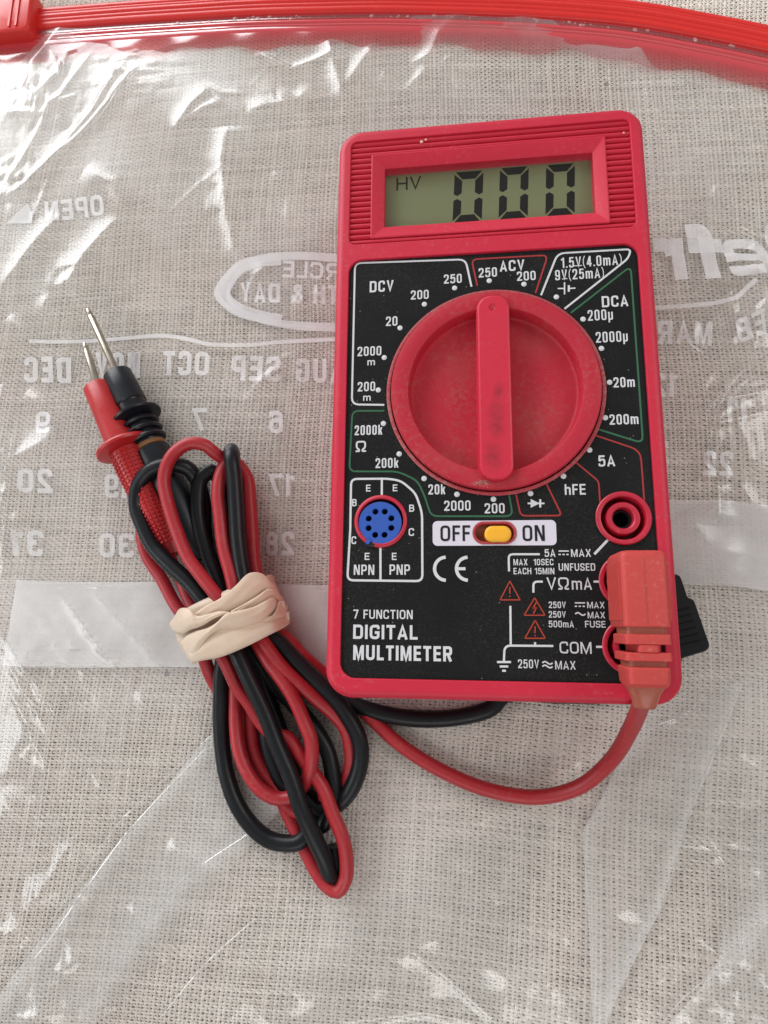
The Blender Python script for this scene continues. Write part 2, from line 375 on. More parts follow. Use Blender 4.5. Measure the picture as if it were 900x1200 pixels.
# condensed sans lettering drawn from strokes: (points, closed) in a box W wide and 1 high, stroke t
CW = dict(zip('ABCDEFGHILMNOPRSTUVXYZ', (.62, .58, .58, .60, .50, .47, .60, .60, .16, .47, .74, .61, .60, .56, .60, .57, .54, .60, .60, .60, .58, .54)))
CW.update({c: .54 for c in '023456789'}); CW.update({'1': .34, 'm': .78, 'k': .50, 'h': .50, 'µ': .50, '.': .14, '(': .22, ')': .22, 'Ω': .66, '&': .66, ' ': .26, 'e': .52, 'f': .34, 'r': .36})
def strokes(ch, W, t):
    h = t / 2; L, R, B, T = h, W - h, h, 1 - h; xh = .74; c = W * .46; rp = lambda q, close=False, r=None: (roundpoly(q, r or c, 6, close), close)
    stem = ([(L, 0), (L, 1)], False); rst = ([(R, 0), (R, 1)], False); H = lambda y, x0=None, x1=None: ([(t if x0 is None else x0, y), (W if x1 is None else x1, y)], False)
    if ch in '0O': return [rp([(L, B), (R, B), (R, T), (L, T)], True)]
    if ch == 'C': return [rp([(R, .33), (R, B), (L, B), (L, T), (R, T), (R, .67)])]
    if ch == 'G': return [rp([(R, .70), (R, T), (L, T), (L, B), (R, B), (R, .5)]), H(.46, W * .52, W)]
    if ch == 'S': return [rp([(R, .70), (R, T), (L, T), (L, .54), (R, .46), (R, B), (L, B), (L, .30)])]
    if ch == 'E': return [stem, H(T), H(.51, None, W * .93), H(B)]
    if ch == 'F': return [stem, H(T), H(.50, None, W * .9)]
    if ch == 'L': return [stem, H(B)]
    if ch == 'H': return [stem, rst, H(.52, None, W - t)]
    if ch == 'I': return [([(W / 2, 0), (W / 2, 1)], False)]
    if ch == 'T': return [([(0, T), (W, T)], False), ([(W / 2, 0), (W / 2, 1 - t)], False)]
    if ch == 'N': return [stem, rst, ([(L + h * .6, 1 - h * .3), (R - h * .6, h * .3)], False)]
    if ch == 'M': return [stem, rst, ([(L + h * .7, 1 - h), (W / 2, h * .8), (R - h * .7, 1 - h)], False)]
    if ch == 'V': return [([(h * .9, 1), (W / 2, h), (W - h * .9, 1)], False)]
    if ch == 'A': return [([(h * .9, 0), (W / 2, 1 - h), (W - h * .9, 0)], False), H(.27, W * .22, W * .78)]
    if ch == 'X': return [([(h, 0), (R, 1)], False), ([(h, 1), (W * .45, .53)], False), ([(W * .56, .46), (R, 0)], False)]
    if ch == 'Y': return [([(h, 1), (W / 2, .45), (R, 1)], False), ([(W / 2, 0), (W / 2, .44)], False)]
    if ch == 'U': return [rp([(L, 1), (L, B), (R, B), (R, 1)])]
    if ch == 'D': return [stem, rp([(t, T), (R, T), (R, B), (t, B)])]
    if ch == 'P': return [stem, rp([(t, T), (R, T), (R, .44), (t, .44)])]
    if ch == 'R': return [stem, rp([(t, T), (R, T), (R, .47), (t, .47)]), ([(W * .58, .47 - h), (R, 0)], False)]
    if ch == 'B': return [stem, rp([(t, T), (R * .97, T), (R * .97, .53), (t, .53)]), rp([(W * .55, .53), (R, .53), (R, B), (t, B)])]
    if ch == 'Z': return [([(0, T), (R, T), (L, B), (W, B)], False)]
    if ch == '1': return [([(W - h, 0), (W - h, 1)], False), ([(0, .76), (W - t, .86)], False)]
    if ch == '2': return [rp([(L, .68), (L, T), (R, T), (R, .56), (L + .02, t)]), ([(0, B), (W, B)], False)]
    if ch == '3': return [rp([(L, .72), (L, T), (R, T), (R, .53), (W * .38, .53)]), rp([(W * .62, .53 - h), (R, .50), (R, B), (L, B), (L, .28)])]
    if ch == '4': return [([(W * .68, 1), (W * .68, 0)], False), ([(W * .62, 1 - h), (h, .28)], False), ([(0, .25), (W, .25)], False)]
    if ch == '5': return [([(W * .94, T), (L + .04, T), (L, .50)], False), rp([(L, .47), (W * .4, .62), (R, .62), (R, B), (L, B), (L, .27)])]
    if ch in '69':
        q = [([(L, .40), (L, T), (R, T), (R, .73)], False), ([(L, B), (R, B), (R, .58), (L, .58)], True)]
        if ch == '9': q = [([(W - x, 1 - y) for x, y in p], k) for p, k in q]
        return [rp(p, k) for p, k in q]
    if ch == '7': return [([(0, T), (R, T), (W * .36, 0)], False)]
    if ch == '8': return [rp([(L, B), (R, B), (R, .54), (L, .54)], True), rp([(L + .02, .54), (R - .02, .54), (R - .02, T), (L + .02, T)], True)]
    if ch == 'm': return [([(L, 0), (L, xh)], False), rp([(t, xh - h), (W / 2, xh - h), (W / 2, 0)], r=.2), rp([(W / 2 + h, xh - h), (R, xh - h), (R, 0)], r=.2)]
    if ch == 'h': return [stem, rp([(t, xh - h), (R, xh - h), (R, 0)], r=.25)]
    if ch == 'k': return [stem, ([(t, .28), (R, xh)], False), ([(W * .5, .46), (R, 0)], False)]
    if ch == 'µ': return [([(L, -.24), (L, xh)], False), rp([(t, B), (R, B), (R, xh)], r=.25)]
    if ch == '.': return [([(W / 2, 0), (W / 2, t)], False)]
    if ch == '(': return [rp([(W, 1.05), (L, .75), (L, .2), (W, -.14)], r=.5)]
    if ch == ')': return [rp([(0, 1.05), (R, .75), (R, .2), (0, -.14)], r=.5)]
    if ch == 'Ω': return [rp([(0, B), (W * .34, B), (W * .34, .20), (L, .40), (L, T), (R, T), (R, .40), (W * .66, .20), (W * .66, B), (W, B)], r=.22)]
    if ch == '&': return [rp([(R, 0), (W * .2, .74), (W * .24, T), (W * .62, T), (W * .62, .70), (L, .38), (L, B), (W * .62, B), (R, .42)], r=.2)]
    if ch == 'e': return [rp([(R, .20), (R, B), (L, B), (L, xh - h), (R, xh - h), (R, .40)], r=c), H(.38, t, W)]
    if ch == 'f': return [rp([(W, T), (W * .46, T), (W * .46, 0)], r=.2), H(xh - h, 0, W)]
    if ch == 'r': return [([(L, 0), (L, xh)], False), rp([(t, xh - t * 1.3), (W * .5, xh - h), (W, xh - h)], r=.15)]
    return []
def glyphs(txt, ratio, t=.145, gap=.15):
    """lettering 1 high and `ratio` wide: (verts, faces, stroke number per vertex)"""
    base = sum(CW[c] for c in txt); k = max(.3, (ratio - gap * (len(txt) - 1)) / base)
    if k < .75: gap *= .7; k = max(.3, (ratio - gap * (len(txt) - 1)) / base)
    V = []; F = []; Z = []; x = 0; ns = 0
    for c in txt:
        W = CW[c] * k
        for q, close in strokes(c, W, min(t, W * .42) if c not in 'I1.' else t):
            m = MB().ribbon([(a + x, b_) for a, b_ in q], min(t, W * .42) if c not in 'I1.' else t, 0, close); o = len(V)
            V += [p[:2] for p in m.v]; F += [tuple(i + o for i in f) for f in m.f]; Z += [ns] * len(m.v); ns += 1
        x += W + gap
    return np.array(V), F, np.array(Z)

# ================================================================== tablecloth
cloth = bpy.data.objects.new('tablecloth', None)
CX0, CX1, CY0, CY1 = -131, 123, -90, 224
def warp_field(x, y):
    dx = 1.6 * np.sin(y / 37.0 + 0.5) + 1.1 * np.sin((x + y) / 53.0) + 0.5 * np.sin(y / 11.0 + x / 60)
    dy = 1.9 * np.sin(x / 41.0 + 1.1) + 1.0 * np.sin((x - y) / 47.0) + 0.4 * np.sin(x / 13.0)
    return dx, dy
P1, P2 = 1.08, 0.68
def threads():
    V = []; F = []; T = []; base = 0
    nW = int((CX1 - CX0) / P1) + 8; nF = int((CY1 - CY0) / P2) + 8
    ang = math.radians(-2.0); ca, sa = math.cos(ang), math.sin(ang)
    for fam in (0, 1):
        n_th = nW if fam == 0 else nF; n_cr = nF if fam == 0 else nW
        pa, pb = (P1, P2) if fam == 0 else (P2, P1)
        i = np.arange(n_th)[:, None]; k = np.arange(2 * n_cr)[None, :] / 2.0
        a0 = (CX0 if fam == 0 else CY0) - 3; b0 = (CY0 if fam == 0 else CX0) - 3
        jit = rng.normal(0, 0.028, (n_th, 1)) * pa
        wob = np.cumsum(rng.normal(0, 0.010, (n_th, 2 * n_cr)), 1); wob -= wob.mean(1, keepdims=True); wob = np.clip(wob, -.14, .14) * (1.0 if fam == 0 else .5)
        a = a0 + i * pa + jit + wob + 0 * k; b = b0 + k * pb + 0 * i
        par = np.cos(np.pi * (k + i + fam))
        if fam == 1: a = a + 0.065 * np.sin(np.pi * (k + i))       # wefts pair up alternately between the warps
        h = 0.19 * par
        hw = (0.315 if fam == 0 else 0.252) * (1 + rng.normal(0, 0.09 if fam == 0 else 0.055, (n_th, 1)))
        slub = rng.normal(0, 1, (n_th, 2 * n_cr)); ker = np.ones(13) / 10
        slub = np.apply_along_axis(lambda q: np.convolve(q, ker, 'same'), 1, slub)
        hw = hw * (1 + 0.30 * slub) * (1 + 0.10 * np.abs(par))
        hw = np.clip(hw, .15, .40)
        for c in (-1, 0, 1):
            aa = a + c * hw; zz = h + (0.20 if c == 0 else 0.0) - 0.30
            x, y = (aa, b) if fam == 0 else (b, aa)
            x, y = x * ca - y * sa, x * sa + y * ca
            dx, dy = warp_field(x, y)
            V.append(np.stack([x + dx, y + dy, zz + 0 * x], -1).reshape(-1, 3))
            T.append(np.clip(0.5 + 0.28 * rng.standard_normal((n_th, 1)) + 0.25 * slub + 0 * x, 0, 1).reshape(-1))
        m = 2 * n_cr; tot = n_th * m
        ii = (np.arange(n_th)[:, None] * m + np.arange(m - 1)[None, :]).reshape(-1)
        for c in (0, 1):
            q = np.stack([base + c * tot + ii, base + c * tot + ii + 1, base + (c + 1) * tot + ii + 1, base + (c + 1) * tot + ii], -1)
            F.append(q if fam == 1 else q[:, ::-1])
        base += 3 * tot
    return np.concatenate(V), np.concatenate(F), np.concatenate(T)
def np_mesh(name, V, F, material, attrs=None):
    me = bpy.data.meshes.new(name); me.vertices.add(len(V)); me.vertices.foreach_set('co', (V * S).astype(np.float32).ravel())
    me.loops.add(F.size); me.loops.foreach_set('vertex_index', F.astype(np.int32).ravel())
    me.polygons.add(len(F)); me.polygons.foreach_set('loop_start', np.arange(0, F.size, F.shape[1], dtype=np.int32))
    me.polygons.foreach_set('loop_total', np.full(len(F), F.shape[1], dtype=np.int32)); me.update(calc_edges=True)
    me.shade_smooth()
    for k, v in (attrs or {}).items():
        at = me.attributes.new(k, 'FLOAT', 'POINT'); at.data.foreach_set('value', v.astype(np.float32))
    me.materials.append(material); return me
b = MB()
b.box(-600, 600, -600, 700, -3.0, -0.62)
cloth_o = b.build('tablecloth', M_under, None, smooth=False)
cloth_o['kind'] = 'structure'; cloth_o['label'] = 'oatmeal coloured coarse woven linen tablecloth under the plastic bag'
V_, F_, T_ = threads()
th = bpy.data.objects.new('woven_thread', np_mesh('woven_thread', V_, F_, M_thread, {'tone': T_}))
COL.objects.link(th); th.parent = cloth_o; th['kind'] = 'stuff'

fb = MB()
for k in range(260):
    x, y = rng.uniform(-120, 115), rng.uniform(-80, 210); a = rng.uniform(0, 6.28); l = rng.uniform(1.0, 4.0); c = rng.normal() * .8
    fb.tube([(x + math.cos(a + c * t) * l * t, y + math.sin(a + c * t) * l * t, .10 + .25 * math.sin(math.pi * t)) for t in (0, .35, .7, 1)], .045, 3, .6, False)
fb = fb.build('loose_fibre', M_thread, cloth_o); fb['kind'] = 'stuff'

# ================================================================== freezer bag
zip_px = [(-60, 20), (0, 12), (38, 9), (150, 0), (300, -10), (450, -14), (600, -11), (700, -5), (760, 1), (900, 27), (980, 48)]
zip_top = np.array([P(x, y, 2.0)[:2] for x, y in zip_px])
def zip_y(x): return np.interp(x, zip_top[:, 0], zip_top[:, 1])
FX0, FX1, FY0 = -128.0, 121.0, -88.0

def seg_dist(x, y, pl):
    """distance to a polyline and parameter 0..1 along it"""
    best = np.full(x.shape, 1e9); tt = np.zeros(x.shape); L = [0]
    for a, b_ in zip(pl[:-1], pl[1:]): L.append(L[-1] + math.hypot(b_[0] - a[0], b_[1] - a[1]))
    for k, (a, b_) in enumerate(zip(pl[:-1], pl[1:])):
        dx, dy = b_[0] - a[0], b_[1] - a[1]; l2 = dx * dx + dy * dy + 1e-9
        t = np.clip(((x - a[0]) * dx + (y - a[1]) * dy) / l2, 0, 1)
        d = np.hypot(x - a[0] - t * dx, y - a[1] - t * dy); m = d < best
        best = np.where(m, d, best); tt = np.where(m, (L[k] + t * math.sqrt(l2)) / L[-1], tt)
    return best, tt
# (points in the photograph, width mm, height mm)
RIDGES = [
    ([(265, 150), (262, 190), (268, 250), (285, 330)], 2.6, 1.5), ([(385, 45), (395, 90), (405, 122)], 1.9, 1.0),
    ([(205, 155), (225, 125), (245, 105)], 1.6, 0.9), ([(212, 150), (240, 128), (262, 118)], 1.0, 0.5),
    ([(150, 70), (110, 130), (60, 190), (5, 235)], 1.2, 0.9), ([(165, 75), (130, 120), (90, 165), (30, 215)], 1.0, 0.8), ([(110, 60), (60, 130), (0, 225)], .8, 0.6),
    ([(60, 60), (72, 85), (50, 110), (40, 150)], 0.9, 0.8), ([(30, 100), (60, 120), (80, 150)], 1.2, 0.8), ([(0, 130), (50, 135), (90, 110)], 1.0, 0.7),
    ([(140, 255), (100, 300), (85, 330), (105, 365)], 2.6, 1.3), ([(0, 340), (30, 300), (70, 250)], 2.2, 0.7), ([(10, 370), (40, 400), (80, 440)], 1.6, 0.7),
    ([(290, 130), (350, 115), (370, 100)], 2.6, 0.6), ([(480, 75), (520, 60), (560, 85)], 1.0, 0.4), ([(690, 75), (715, 105), (735, 125)], 2.0, 0.7),
    ([(790, 95), (830, 105), (860, 106)], 0.6, 0.6), ([(755, 105), (765, 125), (795, 133), (850, 131), (870, 140)], 0.6, 0.6), ([(750, 100), (760, 85)], .5, .4),
    ([(745, 240), (800, 248), (850, 265), (899, 290)], 0.6, 0.7), ([(810, 235), (860, 262), (905, 270)], 0.9, 0.6), ([(770, 245), (790, 255), (830, 275)], .5, .4),
    ([(850, 300), (885, 330), (905, 350)], 1.6, 1.2), ([(905, 345), (885, 370), (880, 410), (900, 440)], 2.0, 1.4), ([(900, 410), (860, 445), (835, 480), (825, 530), (830, 580)], 0.9, 1.2),
    ([(790, 520), (850, 470), (905, 455)], 0.7, 0.7), ([(780, 545), (830, 500), (905, 480)], .8, .6), ([(838, 560), (840, 615)], 2.0, 1.4), ([(870, 540), (905, 555)], .5, .6), ([(800, 300), (830, 330), (900, 320)], 2.2, .7),
    ([(0, 560), (15, 600), (5, 680)], 2.5, 1.4), ([(20, 500), (10, 560), (25, 640)], 1.6, .8), ([(70, 690), (120, 760), (150, 790), (210, 845), (270, 905)], 1.0, 0.8), ([(100, 680), (150, 735), (200, 790)], 1.8, .7),
    ([(0, 740), (45, 800), (100, 885), (145, 950), (160, 1020)], 1.0, 0.9), ([(10, 800), (55, 880), (110, 950)], 0.9, .6), ([(0, 760), (60, 850), (120, 960)], .6, .5), ([(160, 810), (185, 850), (215, 870)], .8, .6),
    ([(110, 965), (75, 1005), (45, 1050)], 2.2, 0.8), ([(60, 1140), (100, 1120), (108, 1175)], 1.5, .9), ([(0, 1100), (30, 1080), (60, 1090)], 2.2, 1.0), ([(20, 1190), (90, 1180), (150, 1175)], 1.0, .6),
    ([(245, 1090), (300, 1180), (320, 1205)], .8, .4), ([(450, 1088), (520, 1140), (590, 1205)], 0.7, 0.5), ([(180, 1080), (260, 1060), (340, 1040)], 1.6, .5), ([(400, 1195), (500, 1185), (560, 1200)], .7, .5),
    ([(690, 1083), (655, 1095), (642, 1130), (638, 1170)], 2.2, 1.2), ([(660, 1085), (670, 1110)], .9, .5), ([(780, 985), (830, 990), (848, 1010), (845, 1115)], 0.6, 0.7), ([(830, 1030), (815, 1065), (818, 1095), (845, 1120)], 0.6, 0.6),
    ([(905, 1060), (870, 1110), (820, 1150), (790, 1200)], 1.4, 1.0), ([(900, 1090), (860, 1150), (850, 1205)], 1.1, .8), ([(890, 955), (860, 985), (905, 970)], 1.0, .6), ([(800, 1120), (760, 1160), (740, 1205)], 1.6, .8), ([(770, 940), (840, 938), (905, 936)], .5, .3),
    ([(760, 855), (800, 838), (825, 815)], 0.5, 0.5), ([(480, 940), (500, 960), (530, 975)], .8, .3), ([(410, 1050), (440, 1075), (470, 1095)], .6, .35),
    ([(280, 1100), (330, 1130), (360, 1180)], 2.2, .8), ([(400, 1010), (440, 1040), (500, 1050)], 1.6, .6), ([(520, 1000), (560, 1020), (590, 1060)], 1.8, .6), ([(560, 1120), (600, 1150), (610, 1195)], 2.0, .8), ([(450, 1140), (430, 1170), (440, 1200)], 1.8, .7),
    ([(20, 880), (60, 900), (80, 930)], 2.0, .8), ([(0, 930), (40, 980), (50, 1020)], 2.2, .9), ([(150, 1060), (180, 1090), (190, 1130)], 1.8, .8), ([(30, 1060), (70, 1040), (110, 1050)], 2.0, 1.0), ([(720, 1000), (740, 1040), (735, 1080)], 2.2, .8),
    ([(850, 880), (880, 900), (900, 940)], 1.8, .8), ([(800, 880), (840, 910), (850, 940)], 1.2, .5), ([(870, 1010), (890, 1040), (900, 1080)], 2.0, 1.0), ([(800, 400), (840, 430), (870, 420)], 1.4, .6), ([(830, 150), (870, 170), (900, 165)], 2.2, .8), ([(780, 200), (820, 210), (850, 225)], 1.6, .6),
    ([(845, 340), (860, 380), (850, 420)], 1.6, 1.0), ([(880, 300), (895, 340), (890, 390)], 1.8, 1.3), ([(860, 560), (880, 590), (900, 600)], 1.2, .6), ([(800, 600), (830, 640), (870, 650)], 2.4, .7), ([(30, 460), (60, 480), (70, 520)], 1.8, .7), ([(0, 450), (10, 490), (0, 530)], 2.2, 1.0),
    ([(100, 200), (130, 215), (150, 250)], 1.8, .6), ([(320, 200), (340, 230), (335, 270)], 1.6, .5), ([(560, 110), (600, 120), (640, 105)], 1.8, .5), ([(80, 900), (130, 930), (150, 900)], 1.4, .6), ([(700, 850), (690, 880), (670, 900)], 1.4, .4), ([(520, 1090), (480, 1110), (470, 1130)], 1.4, .5),
    ([(340, 445), (400, 500)], .5, .35), ([(330, 430), (390, 470), (405, 480)], .4, .3), ([(310, 640), (350, 660), (385, 700)], .8, .3), ([(345, 800), (380, 760)], .8, .3),
    ([(470, 110), (500, 85), (540, 65)], 1.5, .5), ([(620, 120), (650, 90), (680, 60)], 2.0, .4), ([(300, 60), (340, 80), (400, 60)], .8, .5), ([(560, 60), (600, 85), (640, 70)], .8, .5), ([(430, 55), (455, 80), (440, 110)], 1.2, .4),
]
RW = [([P(x, y, 1.0)[:2] for x, y in pl], w_ * 1.45, h_ * 1.3) for pl, w_, h_ in RIDGES]
CRUMPLE = [((50, 110), 11, .30), ((10, 215), 9, .25), ((885, 350), 11, .34), ((870, 250), 12, .22), ((5, 610), 11, .28), ((40, 1135), 17, .30), ((850, 1150), 16, .26), ((85, 330), 9, .14), ((80, 800), 16, .16),
           ((100, 950), 14, .14), ((850, 520), 12, .15), ((820, 110), 11, .14), ((150, 90), 12, .16), ((880, 1000), 12, .12), ((265, 230), 9, .12), ((640, 1130), 8, .14), ((560, 90), 14, .08), ((200, 740), 14, .08), ((330, 130), 14, .08)]
CRW = []
for (cx, cy), r, a in CRUMPLE:
    q = P(cx, cy, 1.0); fo = [(rng.uniform(0, math.pi), rng.uniform(0, 9), rng.uniform(3.0, 8.5)) for _ in range(9)]; CRW.append((q[0], q[1], r, a, fo))
RAND = []
for k_ in range(95):
    x, y = rng.uniform(-122, 110), rng.uniform(-84, 195); a = rng.choice([0.9, 2.2, 1.3, 0.3]) + rng.normal(0, .3); l = rng.uniform(8, 40)
    pts = [(x + math.cos(a + c) * l * t, y + math.sin(a + c) * l * t) for t, c in ((0, 0), (.5, .12), (1, .2 * rng.normal()))]
    w_ = rng.uniform(.4, 1.6) if k_ % 2 else rng.uniform(2.5, 6.0)
    RAND.append((pts, w_, w_ * rng.uniform(.16, .42)))
spine = [P(x, y, 3)[:2] for x, y in [(130, 440), (175, 540), (225, 620), (268, 725), (330, 850), (385, 1000)]]
lead_path = [P(x, y, 3)[:2] for x, y in [(770, 860), (700, 915), (640, 938), (560, 925), (480, 880), (420, 830)]]
def film_z(x, y, front=True):
    x = np.asarray(x, float); y = np.asarray(y, float)
    z = 0.45 * np.sin(x / 17.0 + 1.3 * np.sin(y / 31)) * np.sin(y / 23.0 + 0.7) + 0.22 * np.sin((x + 1.4 * y) / 9.0 + np.sin(x / 14)) + 0.55
    if front:
        for pl, w_, h_ in RW:
            d, t = seg_dist(x, y, pl)
            e = np.clip(np.minimum(t, 1 - t) * 5, 0.0, 1) ** 0.7
            z = z + h_ * e * np.exp(-np.sqrt((d / w_) ** 2 + 0.03) * 1.25)
        for pl, w_, h_ in RAND:
            d, t = seg_dist(x, y, pl); e = np.sin(np.pi * np.clip(t, 0, 1)) ** .6
            z = z + h_ * e * np.exp(-np.sqrt((d / w_) ** 2 + 0.03) * 1.4)
        for cx, cy, r, a, fo in CRW:
            g = np.exp(-((x - cx) ** 2 + (y - cy) ** 2) / (r * r)); acc = 0
            for k, (th_, ph, wl) in enumerate(fo):
                s_ = (x * math.cos(th_) + y * math.sin(th_) + ph + acc * 1.3) / wl
                acc = acc + np.abs((s_ % 1.0) * 2 - 1) * wl / 6.0 * (0.9 ** k)
            z = z + g * a * acc
    # flat where the meter and the leads weigh it down
    dm = np.maximum(np.maximum(-x, x - 70), np.maximum(-y, y - 131.5)); k = np.clip((dm + 1.0) / 7.0, 0, 1)
    ds, _ = seg_dist(x, y, spine); k = np.minimum(k, np.clip((ds - 13) / 9.0, 0, 1))
    dl, _ = seg_dist(x, y, lead_path); k = np.minimum(k, np.clip((dl - 1.0) / 5.0, 0, 1))
    k = k * k * (3 - 2 * k)
    z = np.maximum(z, 0.12)
    z = 0.35 + z * k
    if not front: z = z * 0.45 - 0.02
    return z
bag = thing('freezer_bag', 'clear crumpled zip freezer bag with red zipper and mirrored white printing lying on the cloth', 'freezer bag', (0, 0, 0))
def film(name, step, front, material):
    xs = np.arange(FX0, FX1 + step, step); nr = int((215 - FY0) / step); u = np.linspace(0, 1, nr)
    X, U = np.meshgrid(xs, u); top = zip_y(X) - 8.5; Y = FY0 + (top - FY0) * U
    Z = film_z(X, Y, front); V = np.stack([X, Y, Z], -1).reshape(-1, 3); nx = len(xs)
    i = (np.arange(nr - 1)[:, None] * nx + np.arange(nx - 1)[None, :]).reshape(-1)
    F = np.stack([i, i + 1, i + nx + 1, i + nx], -1)
    o = bpy.data.objects.new(name, np_mesh(name, V, F, material)); COL.objects.link(o); o.parent = bag; return o
o = film('film_sheet', 0.6, True, M_film)
o = film('film_sheet', 1.2, False, M_film2); o['label'] = 'lower film sheet lying against the cloth'

def on_film(mb_v, mb_f, name, material, dz, sub=2.0):
    """lay a flat 2D mesh on the film: split long edges, then drop every vertex on it"""
    import bmesh
    bm = bmesh.new(); vs = [bm.verts.new((x, y, 0)) for x, y in mb_v]
    for f in mb_f:
        try: bm.faces.new([vs[i] for i in f])
        except ValueError: pass
    bmesh.ops.triangulate(bm, faces=bm.faces[:])
    for _ in range(7):
        es = [e for e in bm.edges if e.calc_length() > sub]
        if not es: break
        bmesh.ops.subdivide_edges(bm, edges=es, cuts=1, use_grid_fill=False)
        bmesh.ops.triangulate(bm, faces=[f for f in bm.faces if len(f.verts) > 3])
    bmesh.ops.remove_doubles(bm, verts=bm.verts[:], dist=1e-4)
    for f in bm.faces:
        if f.normal.z < 0: f.normal_flip()
    xy = np.array([(v.co.x, v.co.y) for v in bm.verts]); z = film_z(xy[:, 0], xy[:, 1]) + dz
    for v, q in zip(bm.verts, z): v.co = (v.co.x * S, v.co.y * S, q * S)
    me = bpy.data.meshes.new(name); bm.to_mesh(me); bm.free(); me.shade_smooth(); me.materials.append(material)
    o = bpy.data.objects.new(name, me); COL.objects.link(o); o.parent = bag; return o
_dz = [0.05]
def bag_text(s, cx, cy, wpx, hpx, weight=0.01, rot=0.0, flip=True, italic=0.0, shear=0.0):
    v, f, zi = glyphs(s, wpx / hpx, .17 + weight); q = np.stack([v[:, 0] / (wpx / hpx) - .5, v[:, 1] - .5], -1)
    q[:, 0] += italic * q[:, 1]
    if flip: q[:, 0] *= -1
    ca, sa = math.cos(rot), math.sin(rot); X = q[:, 0] * wpx; Y = -q[:, 1] * hpx
    px = cx + X * ca - Y * sa; py = cy + X * sa + Y * ca
    w_ = np.array([P(a, b_, 1.0)[:2] for a, b_ in zip(px, py)])
    _dz[0] += 0.004
    return on_film(w_, f, 'printed_lettering', M_print, _dz[0], 1.2)
def bag_line(pts, wpx, name='printed_line', close=False, widths=None):
    sp = [P(x, y, 1)[:2] for x, y in pts]; sp = [tuple(q[:2]) for q in spline([(a, b_, 0) for a, b_ in sp], 1.5)]
    m = MB(); m.ribbon(sp, wpx / 4.4, 0, close)
    _dz[0] += 0.004
    return on_film([q[:2] for q in m.v], m.f, name, M_print, _dz[0], 2.5)
bag_text('OPEN', 87, 244, 70, 24, rot=-0.10, weight=0.015)
tri = [P(x, y, 1)[:2] for x, y in [(8, 262), (32, 238), (38, 250), (38, 262)]]
on_film(tri, [(0, 1, 2, 3)], 'printed_arrow', M_print, 0.06)
bag_text('r', 783, 298, 34, 66, weight=0.10, italic=0.25); bag_text('f', 826, 298, 40, 66, weight=0.10, italic=0.25)
bag_text('e', 872, 298, 52, 66, weight=0.01, italic=0.25); bag_text('R', 925, 293, 54, 70, weight=0.05, italic=.25)
bag_text('CIRCLE', 378, 318, 92, 20, rot=0.04); bag_text('MONTH & DAY', 366, 346, 168, 22, rot=0.03)
bag_line([(330, 305), (300, 310), (276, 323), (263, 345), (276, 360), (300, 370), (330, 376)], 15)
bag_line([(440, 305), (400, 301), (350, 299), (310, 302), (278, 314), (256, 336), (254, 345), (275, 366), (310, 376), (360, 381), (440, 384)], 7)
bag_line([(430, 309), (390, 305), (350, 303), (315, 306), (286, 318), (268, 338), (268, 350), (285, 365), (320, 374)], 5)
bag_line([(440, 380), (400, 386), (340, 383), (300, 374), (276, 360), (266, 345)], 6)
bag_line([(34, 400), (100, 399), (190, 393), (225, 399), (245, 404), (290, 405), (330, 401), (395, 398), (440, 398)], 5)
bag_line([(755, 362), (810, 359), (858, 354), (868, 345), (880, 335)], 5)
for t, x, y, w_, h_, r in (('DEC', 55, 433, 54, 30, 0.0), ('NOV', 137, 427, 52, 30, 0), ('OCT', 218, 426, 56, 28, 0.05), ('SEP', 301, 433, 58, 30, 0.03), ('AUG', 375, 434, 56, 28, 0), ('MAR', 802, 391, 64, 28, 0.03), ('APR', 735, 392, 56, 28, 0.03), ('FEB', 884, 384, 50, 26, -.35)):
    bag_text(t, x, y, w_, h_, rot=r, weight=0.02)
for t, x, y, w_, h_ in (('9', 52, 496, 18, 26), ('8', 143, 495, 18, 26), ('7', 234, 491, 18, 26), ('6', 324, 495, 16, 26), ('20', 43, 564, 38, 28), ('19', 137, 569, 30, 28), ('18', 240, 566, 32, 28), ('17', 330, 568, 30, 26), ('31', 36, 637, 32, 30), ('30', 136, 639, 40, 28), ('29', 240, 639, 36, 28),
                        ('28', 328, 637, 34, 28), ('11', 865, 482, 30, 30), ('12', 779, 452, 26, 28), ('22', 840, 544, 36, 28), ('23', 768, 530, 30, 26)):
    bag_text(t, x, y, w_, h_, weight=0.02)
def strip(px):
    q = []
    for a, b_ in zip(px, px[1:] + px[:1]):
        for t in np.linspace(0, 1, 12, endpoint=False): q.append(P(a[0] + (b_[0] - a[0]) * t, a[1] + (b_[1] - a[1]) * t + 1.2 * math.sin(t * 9), 1)[:2])
    m = MB().fill([q], 0); return on_film([p[:2] for p in m.v], m.f, 'write_on_strip', M_strip, 0.05, 2.5)
strip([(20, 680), (420, 685), (420, 786), (5, 780)]); strip([(770, 583), (915, 592), (930, 694), (785, 682)])

